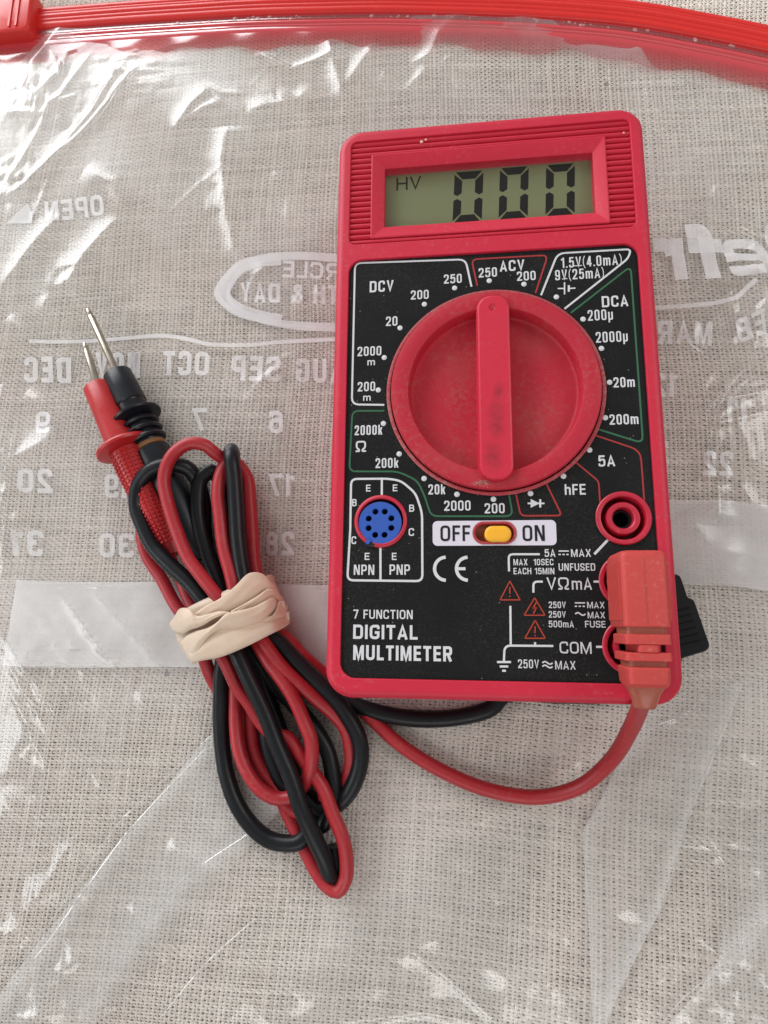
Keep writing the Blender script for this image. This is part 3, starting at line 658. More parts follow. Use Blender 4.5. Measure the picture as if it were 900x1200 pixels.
# folded flaps of film with bright creased edges
def flap(px, edges, h=0.5, m_=None):
    q = []
    for a, b_ in zip(px, px[1:] + px[:1]):
        for t in np.linspace(0, 1, 8, endpoint=False): q.append(P(a[0] + (b_[0] - a[0]) * t, a[1] + (b_[1] - a[1]) * t, 1.2)[:2])
    mm = MB().fill([q], 0); o = on_film([p[:2] for p in mm.v], mm.f, 'film_fold', m_ or M_fold, h, 1.6)
    me = o.data; co = np.array([tuple(v.co[:2]) for v in me.vertices]) / S; d = np.full(len(co), 1e9)
    for e in edges:
        pl_ = [P(x, y, 1.2)[:2] for x, y in e]; d = np.minimum(d, seg_dist(co[:, 0], co[:, 1], pl_)[0]); 
        crease(e, 0.17, h, o)
    bd, _ = seg_dist(co[:, 0], co[:, 1], q + q[:1])
    milk = (0.05 + 0.22 * np.exp(-d / 7.0)) * np.clip((np.maximum(bd * 0.6, 6 - d)) / 5.0, 0, 1)
    at = me.attributes.new('milk', 'FLOAT', 'POINT'); at.data.foreach_set('value', milk.astype(np.float32))
    return o
def crease(e, r, h, parent=None):
    pts = spline([P(x, y, 1.2) for x, y in e], 1.2); xy = np.array([(p.x, p.y) for p in pts]); z = film_z(xy[:, 0], xy[:, 1]) + h
    m = MB(); m.tube([(a[0], a[1], c) for a, c in zip(xy, z)], lambda t: r * (0.35 + 0.65 * math.sin(math.pi * min(max(t, .03), .97))), 8, 1.2)
    return m.build('film_crease', M_edge, parent or bag)
flap([(245, 862), (120, 1010), (0, 1165), (-40, 1230), (60, 1230), (140, 1180), (210, 1090), (340, 935)], [[(255, 855), (190, 915), (140, 965), (100, 1020), (50, 1095), (0, 1160)], [(250, 868), (195, 925), (150, 975), (105, 1035), (45, 1120), (-5, 1180)], [(340, 932), (300, 970), (215, 1030), (150, 1110), (100, 1190)]])
flap([(757, 835), (690, 962), (683, 975), (690, 1090), (695, 1230), (700, 1215), (770, 1072), (800, 975), (872, 800), (800, 805)], [[(757, 838), (725, 900), (690, 962), (684, 975), (690, 1050), (695, 1205)], [(870, 800), (835, 880), (805, 960), (785, 1030), (770, 1072), (725, 1140), (700, 1205)], [(765, 1075), (730, 1145), (708, 1205)]])
flap([(640, 960), (530, 990), (380, 1120), (260, 1230), (560, 1230), (600, 1130)], [[(300, 1075), (240, 1130), (190, 1190)]], 0.25, M_film2)
flap([(850, 955), (920, 940), (920, 1230), (760, 1230), (840, 1120)], [[(905, 1050), (860, 1105), (800, 1165), (770, 1205)]], 0.45)
for e, r in (([(790, 97), (800, 104), (830, 106), (858, 106)], .13), ([(755, 107), (757, 118), (770, 128), (800, 133), (845, 131), (862, 137)], .15), ([(790, 95), (820, 96), (840, 100)], .08), ([(812, 236), (835, 245), (860, 262), (899, 268)], .15), ([(720, 228), (760, 240), (805, 252), (850, 272), (899, 292)], .12), ([(905, 455), (860, 462), (810, 490), (788, 515)], .10),
             ([(900, 415), (862, 442), (838, 480), (828, 520), (830, 545)], .14), ([(780, 985), (820, 990), (845, 1008), (848, 1060), (845, 1115)], .12), ([(830, 1030), (815, 1062), (818, 1095), (845, 1120)], .10), ([(762, 853), (800, 837), (822, 817)], .16), ([(150, 72), (100, 135), (50, 195), (0, 238)], .14), ([(168, 70), (125, 130), (70, 190)], .10),
             ([(0, 742), (45, 800), (98, 880), (140, 940)], .10), ([(60, 62), (72, 72), (70, 90), (55, 108)], .13), ([(66, 60), (76, 75), (74, 92)], .1), ([(0, 108), (30, 104), (55, 106)], .08), ([(450, 1088), (520, 1140), (590, 1205)], .10), ([(870, 535), (890, 550)], .12)):
    crease(e, r, 0.25)

# zipper
def sweep(profile, name, material, parent, pig=None, wav=0.0, x0=-128, x1=122):
    """profile: (distance below the bag's top edge, height)"""
    xs = np.arange(x0, x1, 0.8); ys = zip_y(xs)
    ker = np.ones(25) / 25; ysp = np.pad(ys, 12, mode='edge'); ys = np.convolve(ysp, ker, 'valid')
    tx = np.gradient(xs); ty = np.gradient(ys); l = np.hypot(tx, ty); nx, ny = ty / l, -tx / l
    m = len(profile); V = []; A = []
    for k, (d, z) in enumerate(profile):
        dd = d + (wav * (k / (m - 1)) ** 2 * (np.sin(xs / 6.0) + .6 * np.sin(xs / 2.7)) if wav else 0)
        X = xs + nx * dd; Y = ys + ny * dd
        zz = z if isinstance(z, (int, float)) else z
        V.append(np.stack([X, Y, np.full_like(X, zz) + (0.25 * (k / (m - 1)) * np.sin(xs / 3.1) if wav else 0)], -1)); A.append(np.full(len(X), pig[k] if pig else 0))
    V = np.concatenate(V); A = np.concatenate(A); n = len(xs)
    i = (np.arange(m - 1)[:, None] * n + np.arange(n - 1)[None, :]).reshape(-1); F = np.stack([i, i + n, i + n + 1, i + 1], -1)
    me = np_mesh(name, V, F, material, {'pigment': A}); me.set_sharp_from_angle(angle=math.radians(50))
    o = bpy.data.objects.new(name, me); COL.objects.link(o); o.parent = parent; return o
sweep([(0, 0.3), (0, 1.7), (0.25, 1.95), (0.9, 2.1), (1.5, 2.1), (1.75, 1.9), (2.0, 2.15), (2.6, 2.3), (2.9, 2.1), (3.2, 2.45), (3.8, 2.65), (4.4, 2.6), (4.8, 2.25), (5.1, 2.45), (5.7, 2.4), (6.0, 2.15), (6.3, 2.25), (7.0, 2.2), (7.6, 1.95), (7.9, 1.6), (8.0, 0.9)], 'zipper_track', M_zip, bag)
sweep([(7.9, 1.35), (8.6, 1.25), (9.6, 1.2), (9.75, 1.3)], 'zipper_seal_band', M_zband, bag, [.6, .25, .22, .6])
sweep([(9.75, 1.3), (10.0, 1.5), (10.9, 1.5), (11.1, 1.3), (11.9, 1.5), (12.1, 1.3), (12.9, 1.4), (14.0, 1.3)], 'zipper_rib_band', M_zband, bag, [.75, .92, .85, .75, .9, .75, .82, .68])
sweep([(14.0, 1.3), (15, 1.3), (16.5, 1.25), (17.8, 1.2), (18.8, 1.0)], 'zipper_skirt', M_zband, bag, [.6, .48, .30, .12, .0], wav=0.8)
# slider
sl = MB()
yc = float(zip_y(np.array(P(10, 10, 4)[0]))) 
xa, xb = P(-55, 15, 5)[0], P(37, 10, 5)[0]; y1 = P(10, -8, 5)[1]; y0 = P(10, 38, 5)[1]
lo_ = [rrect(xa + i, xb - i, y0 + i, y1 - i, 1.2, z) for i, z in ((0, 0.5), (0, 4.6), (.25, 5.2), (.8, 5.5))]
sl.loft(lo_, True, False, True); so = sl.build('slider', M_zip, bag)
g = MB()
for k in range(8):
    xx = xb - 1.2 - (k // 2) * 9 - (k % 2) * 2.4 - 3.0
    if xx > xa + 2: g.loft([rrect(xx - .35, xx + .35, y0 + 1.4, y1 - 1, .3, z) for z in (5.45, 5.9)], True, False, True)
g.build('grip_ridge', M_zip, so)
# clouded rivets of trapped air along the seal band
fl = MB()
for k in range(46):
    x = rng.uniform(-60, 105); y = float(zip_y(np.array(x))) - rng.uniform(8.3, 9.5); a = rng.uniform(.15, .8); h = rng.uniform(.1, .25)
    fl.lathe((x, y), [(a, 1.28 + k * .0004), (a * .6, 1.28 + h)], 7, False, True)
fl = fl.build('seal_bubble', film_mat('milky_bubble_film', 0.3, hazecol=(0.85, 0.50, 0.50), rough=.25, spec=1), bag); fl['kind'] = 'stuff'

# ================================================================== multimeter
mm = thing('multimeter', 'red handheld digital multimeter with black face, round red dial and 000 on its display', 'multimeter', (35, 65, 0))
W, H = 70.0, 131.45
A0 = (2.85, 67.15, 100.9, 128.3)          # recess of the display end
A1 = (2.95, 67.05, 3.75, 97.3)            # recess of the black plate
b = MB()
def outl(i, z, r): return rrect(i, W - i, i, H - i, r, z, 10)
prof = []
for i, z in ((3.2, .9), (2.6, 1.4), (1.9, 3.5), (1.3, 8.0), (0.75, 13.0), (.75, 13.35), (.55, 13.4), (.55, 13.6), (0.2, 18.0), (0, ZF - 3.0)): prof.append(outl(i, z, 5.6 - i * .5))
for k in range(1, 8):
    t = k / 7 * math.pi / 2; prof.append(outl(1.7 * (1 - math.cos(t)), ZF - 3.0 + 1.4 + 1.6 * math.sin(t), 5.6 - 1.7 * (1 - math.cos(t)) * .9))
b.loft(prof, True, True, False)
top_o = prof[-1]
h0 = rrect(*A0, 1.8, None, 8); h1 = rrect(*A1, 3.4, None, 10)
b.fill([[p[:2] for p in top_o], h0[::-1], h1[::-1]], ZF)
for a, r, n in ((A0, 1.8, 8), (A1, 3.4, 10)):
    ls = []
    for i, z in ((0, ZF), (.14, ZF - .06), (.2, ZF - .25), (.22, ZF - 2.2)): ls.append(rrect(a[0] + i, a[1] - i, a[2] + i, a[3] - i, r - i, z, n))
    b.loft(ls, True)
b.build('case', M_case, mm, 35)
# ribbed surround of the display
b = MB(); y = A0[2] + 0.1; pitch = (A0[3] - A0[2] - .2) / 19.0; zr = ZF - 1.30; pts = []
for k in range(19):
    y0_ = y + k * pitch
    pts += [(y0_, zr), (y0_ + pitch * .30, zr + .04), (y0_ + pitch * .42, zr + .86), (y0_ + pitch * .52, zr + .95), (y0_ + pitch * .78, zr + .93), (y0_ + pitch * .88, zr + .8), (y0_ + pitch * .97, zr + .05)]
pts.append((y + 19 * pitch, zr))
for x0, x1, sel in ((A0[0] + .12, 8.1, pts), (61.4, A0[1] - .12, pts), (8.1, 61.4, [p for p in pts if p[0] < 102.6]), (8.1, 61.4, [p for p in pts if p[0] > 124.2])):
    b.loft([[(x0, q, z) for q, z in sel], [(x1, q, z) for q, z in sel]], False)
b.build('ribbed_surround', M_case, mm, 60)
# sloped display bezel
bz = (8.0, 61.5, 102.5, 124.35); lw = (11.05, 58.8, 105.95, 121.3)
b = MB()
b.loft([rrect(bz[0], bz[1], bz[2], bz[3], .3, z, 2) for z in (ZF - 1.5, ZF - .22)] + [rrect(bz[0] + .25, bz[1] - .25, bz[2] + .25, bz[3] - .25, .3, ZF - .12, 2),
        rrect(lw[0] - .3, lw[1] + .3, lw[2] - .3, lw[3] + .3, .25, ZF - 1.15, 2), rrect(lw[0], lw[1], lw[2], lw[3], .2, ZF - 1.4, 2), rrect(lw[0], lw[1], lw[2], lw[3], .2, ZF - 3.9, 2)], True)
b.build('display_bezel', M_bez, mm, 30)
b = MB().box(lw[0] - .5, lw[1] + .5, lw[2] - .5, lw[3] + .5, ZF - 5.0, ZF - 3.75); lcd = b.build('display', M_lcd, mm, smooth=False)
zl = ZF - 3.72
def lcd_digit(px, py, wpx, hpx):
    c = P(px, py, zl); s1 = P(px + wpx / 2, py, zl); wd = 2 * abs(s1[0] - c[0]); s2 = P(px, py - hpx / 2, zl); hd = 2 * abs(s2[1] - c[1])
    sk = 0.10; t = 0.27; g = 0.015; m = MB()
    def q(u, v): return (c[0] + (u + sk * (v - .5)) * wd * 0.92, c[1] + (v - .5) * hd)
    T = t; tv = t * wd / hd * 1.0
    segs = [[(-.5 + g + .03, 1), (.5 - g - .03, 1), (.5 - T, 1 - tv), (-.5 + T, 1 - tv)], [(-.5 + g + .03, 0), (-.5 + T, tv), (.5 - T, tv), (.5 - g - .03, 0)]]
    for s_ in (-1, 1):
        for (v0, v1) in ((.53, 1.0), (0.0, .47)):
            up = v0 > .5; e = s_ * .5; i_ = s_ * (.5 - T)
            if up: segs.append([(e, 1 - .045), (i_, 1 - tv - .035), (i_, v0 + .05), (e - s_ * T * .45, v0), (e, v0 + .035)])
            else: segs.append([(e, .045), (i_, tv + .035), (i_, v1 - .05), (e - s_ * T * .45, v1), (e, v1 - .035)])
    for s_ in segs: m.fill([[q(u, v) for u, v in s_]], zl + .02)
    m.build('display_digit', M_seg, lcd, smooth=False)
lcd_digit(548.5, 230.5, 37, 59); lcd_digit(602, 226, 37, 60); lcd_digit(656.5, 222.5, 37, 60)

_z = [0.03]
def text(s, cx, cy, wpx, hpx, material=M_white, parent=None, weight=0.012, base=-0.6, name='lettering', italic=0.0, ang=0.0):
    zz = ZF + base + 0.03
    c = P(cx, cy, zz); wd = 2 * (P(cx + wpx / 2, cy, zz)[0] - c[0]); hd = 2 * (P(cx, cy - hpx / 2, zz)[1] - c[1])
    v, f, zi = glyphs(s, wd / hd, (.125 if hpx > 9 else .14) + weight * 1.9); X, Y = v[:, 0] * hd - wd / 2, (v[:, 1] - .5) * hd
    m = MB(); m.add([(c[0] + x, c[1] + y_, zz + k * .0015) for x, y_, k in zip(X, Y, zi)], f)
    return m.build(name, material, parent, smooth=False)
text('HV', 479, 214.8, 29, 15, M_seg2, lcd, 0.0, -3.75, 'display_annunciator')
b = MB().loft([rrect(lw[0] + .03, lw[1] - .03, lw[2] + .03, lw[3] - .03, .15, z, 2) for z in (ZF - 2.45, ZF - 2.1)], True, True, True)
b.build('display_window', M_pane, mm, smooth=False)

# black face plate with openings
DC = (35.42, 64.68); JX = 60.62; JY = (36.4, 23.7, 11.0); TC = P(446, 610.5, ZF - .4)[:2]; BC = P(445, 612.8, ZF - .2)[:2]; SC = P(579.5, 624.3, ZF - .5)[:2]
zp = ZF - 0.6
b = MB(); po = rrect(A1[0] + .25, A1[1] - .25, A1[2] + .25, A1[3] - .25, 3.2, None, 10)
holes = [circ(DC, 22.75, 72), circ(TC, 5.35, 40)] + [circ((JX, y_), 5.35, 40) for y_ in JY] + [rrect(SC[0] - 4.0, SC[0] + 4.0, SC[1] - 1.95, SC[1] + 1.95, 1.9, None, 6)]
b.fill([po] + [h[::-1] for h in holes], zp)
for h in holes: b.loft([[p + (z,) for p in h] for z in (zp, zp - .5)], True)
plate = b.build('face_plate', M_panel, mm, 30)
def ruled(pts, material, wd=0.42, r=1.0, close=False, name='range_outline'):
    q = [PF(x, y_)[:2] for x, y_ in pts]; q = roundpoly(q, r, 4, close); _z[0] += 0.0015
    return MB().ribbon(q, wd, zp + _z[0], close).build(name, material, plate, smooth=False)
WH, GR, RD = M_white, M_green, M_redink
ruled([(450.3, 474.5), (412.3, 474), (416, 308.5), (545.5, 304), (552.5, 336)], WH, .42, 1.6)
ruled([(559.3, 335), (552.5, 304), (642, 299), (627.5, 343.5)], RD, .36, 1.4)
ruled([(634, 346), (653.5, 297), (739.5, 292), (736, 303), (661.5, 362)], WH, .42, 1.6)
ruled([(668.8, 366.8), (739, 312), (753.5, 519.5), (697.5, 502)], GR, .38, 1.6)
ruled([(695, 509.3), (750.5, 528), (755, 588)], RD, .32, 2); ruled([(672, 539.5), (701.5, 564), (703.3, 592)], RD, .32, .8)
ruled([(603.8, 575.5), (610.2, 604.5), (658.5, 604.2), (638.8, 564)], RD, .34, 1.0)
ruled([(450.5, 481.5), (413, 481.5), (409.3, 552.5), (466, 552.5), (489, 563), (498, 582), (505, 605), (601, 605), (596, 576.5)], GR, .38, 1.5)
ruled([(410.5, 620), (407, 680), (495, 681), (494.6, 601), (487, 578), (470, 563.5), (455, 561), (411.5, 561.3), (410.5, 620)], WH, .46, 1.3)
ruled([(447.5, 561.5), (447.4, 581)], WH, .46, .1, name='divider_line'); ruled([(445.8, 642), (445.9, 680.5)], WH, .46, .1, name='divider_line')
ruled([(596.5, 669.6), (596, 649.5), (632.5, 649.5)], WH, .42, .9, name='bracket_line'); ruled([(625, 694.5), (625, 681.6), (636, 681.6)], WH, .42, .9, name='bracket_line')
ruled([(695.5, 681.6), (703.0, 681.6)], WH, .42, .1, name='bracket_line'); ruled([(698.5, 758), (706.5, 758)], WH, .42, .1, name='bracket_line')
ruled([(696.4, 649.5), (712.5, 632.5)], WH, .5, .1, name='bracket_line')
ruled([(598, 710), (598.5, 755.2)], WH, .42, .1, name='bracket_line'); ruled([(648.4, 757), (591.2, 756.5), (590.5, 775)], WH, .42, 1.2, name='bracket_line'); ruled([(627, 756.2), (627, 752.5)], WH, .42, .1, name='bracket_line')
for x0, x1, y_ in ((582.4, 598.8, 775.8), (585.6, 595.6, 781), (588.4, 592.8, 786)): ruled([(x0, y_), (x1, y_)], WH, .42, .1, name='earth_symbol')
LETTERS = [('DCV', 447.2, 335.4, 28, 13, .015), ('250', 530.6, 326.6, 21, 10.6, .01), ('200', 491.9, 345.3, 21, 10.6, .01), ('20', 459, 376.3, 13.5, 11, .01), ('2000', 432.9, 411.4, 28, 11, .01), ('m', 435, 424, 8.8, 8, .01),
    ('200', 429.4, 452.9, 20.5, 11, .01), ('m', 430, 465.6, 8.8, 8, .01), ('2000k', 431.8, 503.9, 32.5, 11.5, .01), ('Ω', 422.9, 523.1, 12, 13, .01), ('200k', 453.5, 542.5, 27, 11.5, .01), ('20k', 511.9, 573.4, 20, 11.8, .01),
    ('2000', 535.9, 592.5, 31, 11.8, .01), ('200', 579.6, 595.6, 23.5, 11.8, .01), ('200', 616.7, 323.2, 22, 10.8, .01), ('ACV', 600, 311.2, 29, 12.6, .015), ('250', 571.6, 319.2, 21.5, 11, .01),
    ('1.5V(4.0mA)', 692.8, 306, 71.5, 12.2, .0), ('9V(25mA)', 678.9, 321, 57.5, 12, .0), ('DCA', 720.6, 352.9, 31, 13, .015), ('200µ', 703.4, 369, 29.5, 12.5, .0), ('2000µ', 716.8, 394.6, 37.5, 12.5, .0), ('20m', 731.3, 447.8, 25, 11.8, .01),
    ('200m', 731.1, 491.3, 34, 12, .01), ('5A', 710.9, 540, 19.5, 13, .012), ('hFE', 674, 573.5, 24.5, 12.5, .012), ('E', 431.7, 572, 5.4, 8, .01), ('E', 463, 571.7, 5.4, 8, .01), ('B', 415.3, 589, 5.2, 8.4, .01), ('B', 482.4, 595.5, 5.8, 8.4, .01),
    ('C', 414.6, 633.0, 5.6, 9, .01), ('C', 482, 623.5, 6.3, 9, .01), ('E', 430.2, 652, 5.6, 8.4, .01), ('E', 462, 652, 5.6, 8.4, .01), ('NPN', 426.6, 667.7, 24, 12, .01), ('PNP', 468.4, 667.5, 24, 12, .01),
    ('7 FUNCTION', 448.6, 719.9, 70, 10.6, .01), ('DIGITAL', 451.4, 740.7, 76, 16.8, .028), ('MULTIMETER', 471.3, 765.4, 117, 17.6, .028), ('5A', 644.5, 648, 12.5, 9, .0), ('MAX', 680.8, 648, 23.4, 9, .0), ('MAX  10SEC', 625, 658.7, 47, 7.4, .0),
    ('EACH 15MIN', 625.6, 669.2, 48, 7.4, .0), ('UNFUSED', 676, 664.5, 43, 8.6, .0), ('VΩ', 653.5, 683.8, 26, 14.4, .0), ('mA', 681.7, 684, 23.5, 14, .0), ('250V', 653, 708.8, 20, 7.6, .0), ('MAX', 698.2, 709, 20.4, 7.6, .0), ('250V', 653, 720, 20, 7.6, .0),
    ('MAX', 698.8, 720.8, 20.4, 7.6, .0), ('500mA', 657.7, 731.3, 29.5, 7.8, .0), ('FUSE', 697.6, 731.5, 24, 7.8, .0), ('COM', 674.4, 759, 37.5, 13.8, .0), ('250V', 619.3, 778, 24.6, 10.2, .0), ('MAX', 662.5, 779.5, 24, 10, .0)]
for s_, x, y_, w_, h_, k in LETTERS: text(s_, x, y_, w_, h_, parent=plate, weight=k + 0.004)
for x0, x1, y_ in ((672.5, 682, 311.8), (658.6, 664.8, 327.2)): ruled([(x0, y_), (x1, y_ - .6)], WH, .2, .1, name='underline')
for x0, y0_, w_ in ((654.5, 645.8, 12), (673.5, 706.5, 12)):                      # direct-current signs
    ruled([(x0, y0_), (x0 + w_, y0_)], WH, .26, .1, name='current_symbol')
    for k in range(3): ruled([(x0 + k * w_ * .38, y0_ + 4), (x0 + k * w_ * .38 + w_ * .22, y0_ + 4)], WH, .26, .1, name='current_symbol')
for x0, y0_ in ((674, 719.5), (635.5, 776.8), (635.5, 781)):                       # alternating-current signs
    ruled([(x0 + 12 * t, y0_ - 1.6 * math.sin(t * 2 * math.pi)) for t in np.linspace(0, 1, 9)], WH, .28, .2, name='current_symbol')
# battery and diode signs
for p0, p1, wd in (((661.5, 331), (661.5, 345.2), .3), ((666.5, 334.5), (666.5, 342), .45), ((653.5, 338.3), (661.5, 338.3), .3), ((666.5, 338.3), (674.3, 337.8), .3)): ruled([p0, p1], WH, wd, .1, name='battery_symbol')
ruled([(618.3, 590), (638, 590)], WH, .35, .1, name='diode_symbol'); ruled([(633, 585.2), (633, 594.8)], WH, .42, .1, name='diode_symbol')
_z[0] += .0015; MB().fill([[PF(621.8, 584.8)[:2], PF(632.2, 590)[:2], PF(621.8, 595.2)[:2]]], zp + _z[0]).build('diode_symbol', WH, plate, smooth=False)
# the conformity mark
def arcpts(cx, cy, r, a0, a1, n=22):
    c = PF(cx, cy); rr = PF(cx + r, cy)[0] - c[0]; return [(c[0] + rr * math.cos(math.radians(a0 + (a1 - a0) * t / n)), c[1] + rr * math.sin(math.radians(a0 + (a1 - a0) * t / n))) for t in range(n + 1)]
for cx in (522.8, 548.5):
    _z[0] += .0015; MB().ribbon(arcpts(cx, 666.5, 13.6, 92, 268), .68, zp + _z[0]).build('conformity_mark', WH, plate, smooth=False)
ruled([(535, 666.5), (545.5, 666.5)], WH, .62, .1, name='conformity_mark')
for ax, ay, by, x0, x1, kind in ((597.4, 681, 703, 586, 609.4, 0), (626.5, 700.5, 721, 614.2, 638.6, 1), (627, 727, 748, 615, 639, 0)):
    ruled([(ax, ay), (x1, by), (x0, by)], M_rubink, .26, .15, True, name='warning_triangle')
    if kind: ruled([(628.5, 706), (624.5, 712.5), (628.5, 712), (625, 719)], M_rubink, .3, .05, name='warning_triangle')
    else: ruled([(ax, ay + 7), (ax, ay + 15)], M_rubink, .28, .05, name='warning_triangle'); ruled([(ax, ay + 17), (ax, ay + 18.6)], M_rubink, .3, .05, name='warning_triangle')
# range dots
dot_me = None
for x, y_ in ((532.8, 337.5), (497.3, 356.5), (468.8, 384.3), (450.3, 419), (443.3, 457), (449.3, 496.3), (467.8, 532), (497, 560.8), (535.5, 579.3), (578.3, 585), (614, 333), (573.3, 329), (652, 348), (683.3, 374), (704.8, 408.3), (714.3, 448), (709.3, 489.5), (690.8, 527.3), (660.3, 558), (621.7, 578.3)):
    c = PF(x, y_)
    if dot_me is None:
        dot_me = MB().lathe((0, 0), [(.58, 0), (.5, .05)], 20, False, True).mesh('range_dot', WH)
    o = bpy.data.objects.new('range_dot', dot_me); COL.objects.link(o); o.parent = plate
    o.location = ((c[0] - 35) * S, (c[1] - 65) * S, (zp + .012) * S)

# dial
b = MB(); b.lathe(DC, [(22.72, zp - 1.5), (23.25, zp - .05), (23.3, zp + .28), (22.95, zp + .42), (22.55, zp + .35), (22.5, zp - 2.5)], 96)
b.build('dial_surround', M_flange, mm)
b = MB(); zt = ZF + .9; zfl = ZF - 2.7
b.lathe(DC, [(22.25, zp - 2.5), (22.25, zt - .35), (22.0, zt - .08), (21.6, zt), (18.75, zt), (18.5, zt - .1), (18.3, zt - .4), (18.0, zfl + .5), (17.6, zfl + .1), (17.0, zfl), (6, zfl - .15), (.01, zfl - .2)], 120)
dial = b.build('dial', M_dial, mm, 30)
b = MB(); zb = ZF + 2.3; kp = P(571.8, 357.5, zb)
def cap(i, z, n=8): return rrect(DC[0] - 3.55 + i, DC[0] + 3.55 - i, DC[1] - 20.6 + i, DC[1] + 20.7 - i, 3.0 - i * .6, z, n)
pc = (DC[0] - 0.1, DC[1] + 17.8)
top = cap(.55, zb); hole = circ(pc, .85, 20)
b.loft([cap(-.15, zfl - .1), cap(0, zb - .7), cap(.08, zb - .35), cap(.25, zb - .1), top], True)
b.fill([[p[:2] for p in top], hole[::-1]], zb)
b.lathe(pc, [(.85, zb), (.6, zb - .35), (.3, zb - .55), (.01, zb - .6)], 20)
b.build('pointer_bar', M_knob, dial, 30)
# crumbs of grit caught by the bar's foot and on the rim
gr = MB()
def crumb(x, y_, z, r):
    c = Vector((x, y_, z)); pts = [c + Vector((rng.normal(), rng.normal(), abs(rng.normal()) * .7)).normalized() * r * rng.uniform(.6, 1.2) for _ in range(6)]
    gr.add(pts, [(0, 1, 2), (0, 2, 3), (0, 3, 1), (1, 2, 4), (2, 3, 4), (3, 1, 5)])
for k in range(170):
    q = P(560 + rng.normal() * 6 + (k % 3) * 3, 565.5 + rng.normal() * 1.8 + (k % 3) * .6, zt); crumb(q[0], q[1], zt + .03, rng.uniform(.04, .13))
for k in range(1100):
    a = rng.uniform(0, 2 * math.pi); rr = 23.0 + rng.normal() * .30; crumb(DC[0] + rr * math.cos(a), DC[1] + rr * math.sin(a), zp + (.38 if rr < 23.3 else .02), rng.uniform(.02, .07))
for k in range(160):
    a = rng.uniform(0, 2 * math.pi); rr = 17 * math.sqrt(rng.uniform(.2, 1)); crumb(DC[0] + rr * math.cos(a), DC[1] + rr * math.sin(a), zfl + .03, rng.uniform(.02, .055))
for k in range(120):
    q = P(567 if k % 2 else 560, rng.uniform(370, 560), zfl); crumb(DC[0] - 3.75 - abs(rng.normal()) * .15, rng.uniform(46, 82), zfl + .05, rng.uniform(.03, .07))
g_ = gr.build('grit', ink('pale_grit', (0.55, 0.42, 0.35), .4, .9), mm, smooth=False); g_['kind'] = 'stuff'
M_chip = ink('pale_chip', (0.75, 0.5, 0.42))
for x, y_, r in ((494, 166, .42), (499, 163.5, .3), (731, 155.5, .25)):
    q = P(x, y_, ZF); MB().lathe(q[:2], [(r, ZF - .02), (r * .7, ZF + .1), (.05, ZF + .16)], 6).build('paint_chip', M_chip, mm, smooth=False)

# transistor socket
b = MB(); b.lathe(TC, [(4.85, zp - 2.0), (4.85, zp + .25), (5.0, zp + .38), (5.3, zp + .36), (5.6, zp + .2), (5.68, zp + .01)], 56)
b.build('socket_surround', M_jack, mm)
b = MB(); zs = ZF - 0.45
hl = [(BC[0] + 2.62 * math.cos(math.radians(22.5 + 45 * k)), BC[1] + 2.70 * math.sin(math.radians(22.5 + 45 * k))) for k in range(8)]
out_ = []
for i in range(72):
    a = 360 * i / 72; r = 4.62
    d_ = abs((a - 238 + 180) % 360 - 180)
    if d_ < 12: r += .75 * (1 - d_ / 12)
    out_.append((BC[0] + r * math.cos(math.radians(a)), BC[1] + r * math.sin(math.radians(a))))
def sc_(l, k, z): return [(BC[0] + (x - BC[0]) * k, BC[1] + (y_ - BC[1]) * k, z) for x, y_ in l]
b.loft([sc_(out_, 1, zs - 2.5), sc_(out_, 1, zs - .1), sc_(out_, .97, zs), sc_(out_, .85, zs)], True)
b.fill([[p[:2] for p in sc_(out_, .85, 0)]] + [circ(h, .70, 20)[::-1] for h in hl], zs)
for h in hl: b.lathe(h, [(.70, zs), (.64, zs - .1), (.62, zs - 2.4)], 20)
sk = b.build('transistor_socket', M_blue, mm, 30)
kd = Vector((math.cos(math.radians(240)), math.sin(math.radians(240)), 0)); kc = Vector((BC[0], BC[1], 0)) + kd * 4.95; kt = Vector((-kd.y, kd.x, 0))
b = MB(); b.fill([[tuple(kc + kt * u + kd * v)[:2] for u, v in ((-.75, -.6), (1.5, -.55), (1.25, .25), (.5, .62), (-.35, .5))]], zp + .40); b.build('painted_key_slot', M_hole, sk, smooth=False)  # flat black patch painting the notch's inner darkness; no hole is cut
b = MB(); q = [(-.55, -.8), (.35, -.8), (.3, .1), (-.1, .38), (-.5, .1)]
b.loft([[tuple(kc + kt * u * k + kd * v * k + Vector((0, 0, z))) for u, v in q] for k, z in ((1, zs - .3), (1, zp + .5), (.85, zp + .58))], True, False, True); b.build('key_tab', M_blue, sk)
b = MB()
for h in hl: b.lathe(h, [(.64, zs - 2.3), (.01, zs - 2.3)], 16)
b.lathe(BC, [(5.4, zs - 2.6), (.01, zs - 2.6)], 24); b.build('socket_floor', M_hole, sk)

# banana jacks, one mesh for the three
b = MB(); zj = ZF - 0.35
b.lathe((0, 0), [(5.35, zp - ZF + .0), (5.5, -.30), (5.3, -.12), (4.75, -.08), (4.5, -.2), (4.4, -.5), (4.35, -7.0), (3.4, -7.0), (3.35, -.65), (3.2, -.42), (2.9, -.38), (2.35, -.42), (2.15, -.6), (2.05, -1.2), (2.05, -8)], 64)
jme = b.mesh('jack_socket', M_jack, angle=35)
bf = MB(); bf.lathe((0, 0), [(2.0, -8.0), (.01, -8.0)], 24); bf.lathe((0, 0), [(1.9, -8.0), (1.9, -2.2), (1.6, -2.2), (1.6, -8)], 24); fme = bf.mesh('contact_sleeve', M_hole)
for y_ in JY:
    o = bpy.data.objects.new('jack_socket', jme); COL.objects.link(o); o.parent = mm; o.location = ((JX - 35) * S, (y_ - 65) * S, ZF * S)
    q = bpy.data.objects.new('contact_sleeve', fme); COL.objects.link(q); q.parent = o
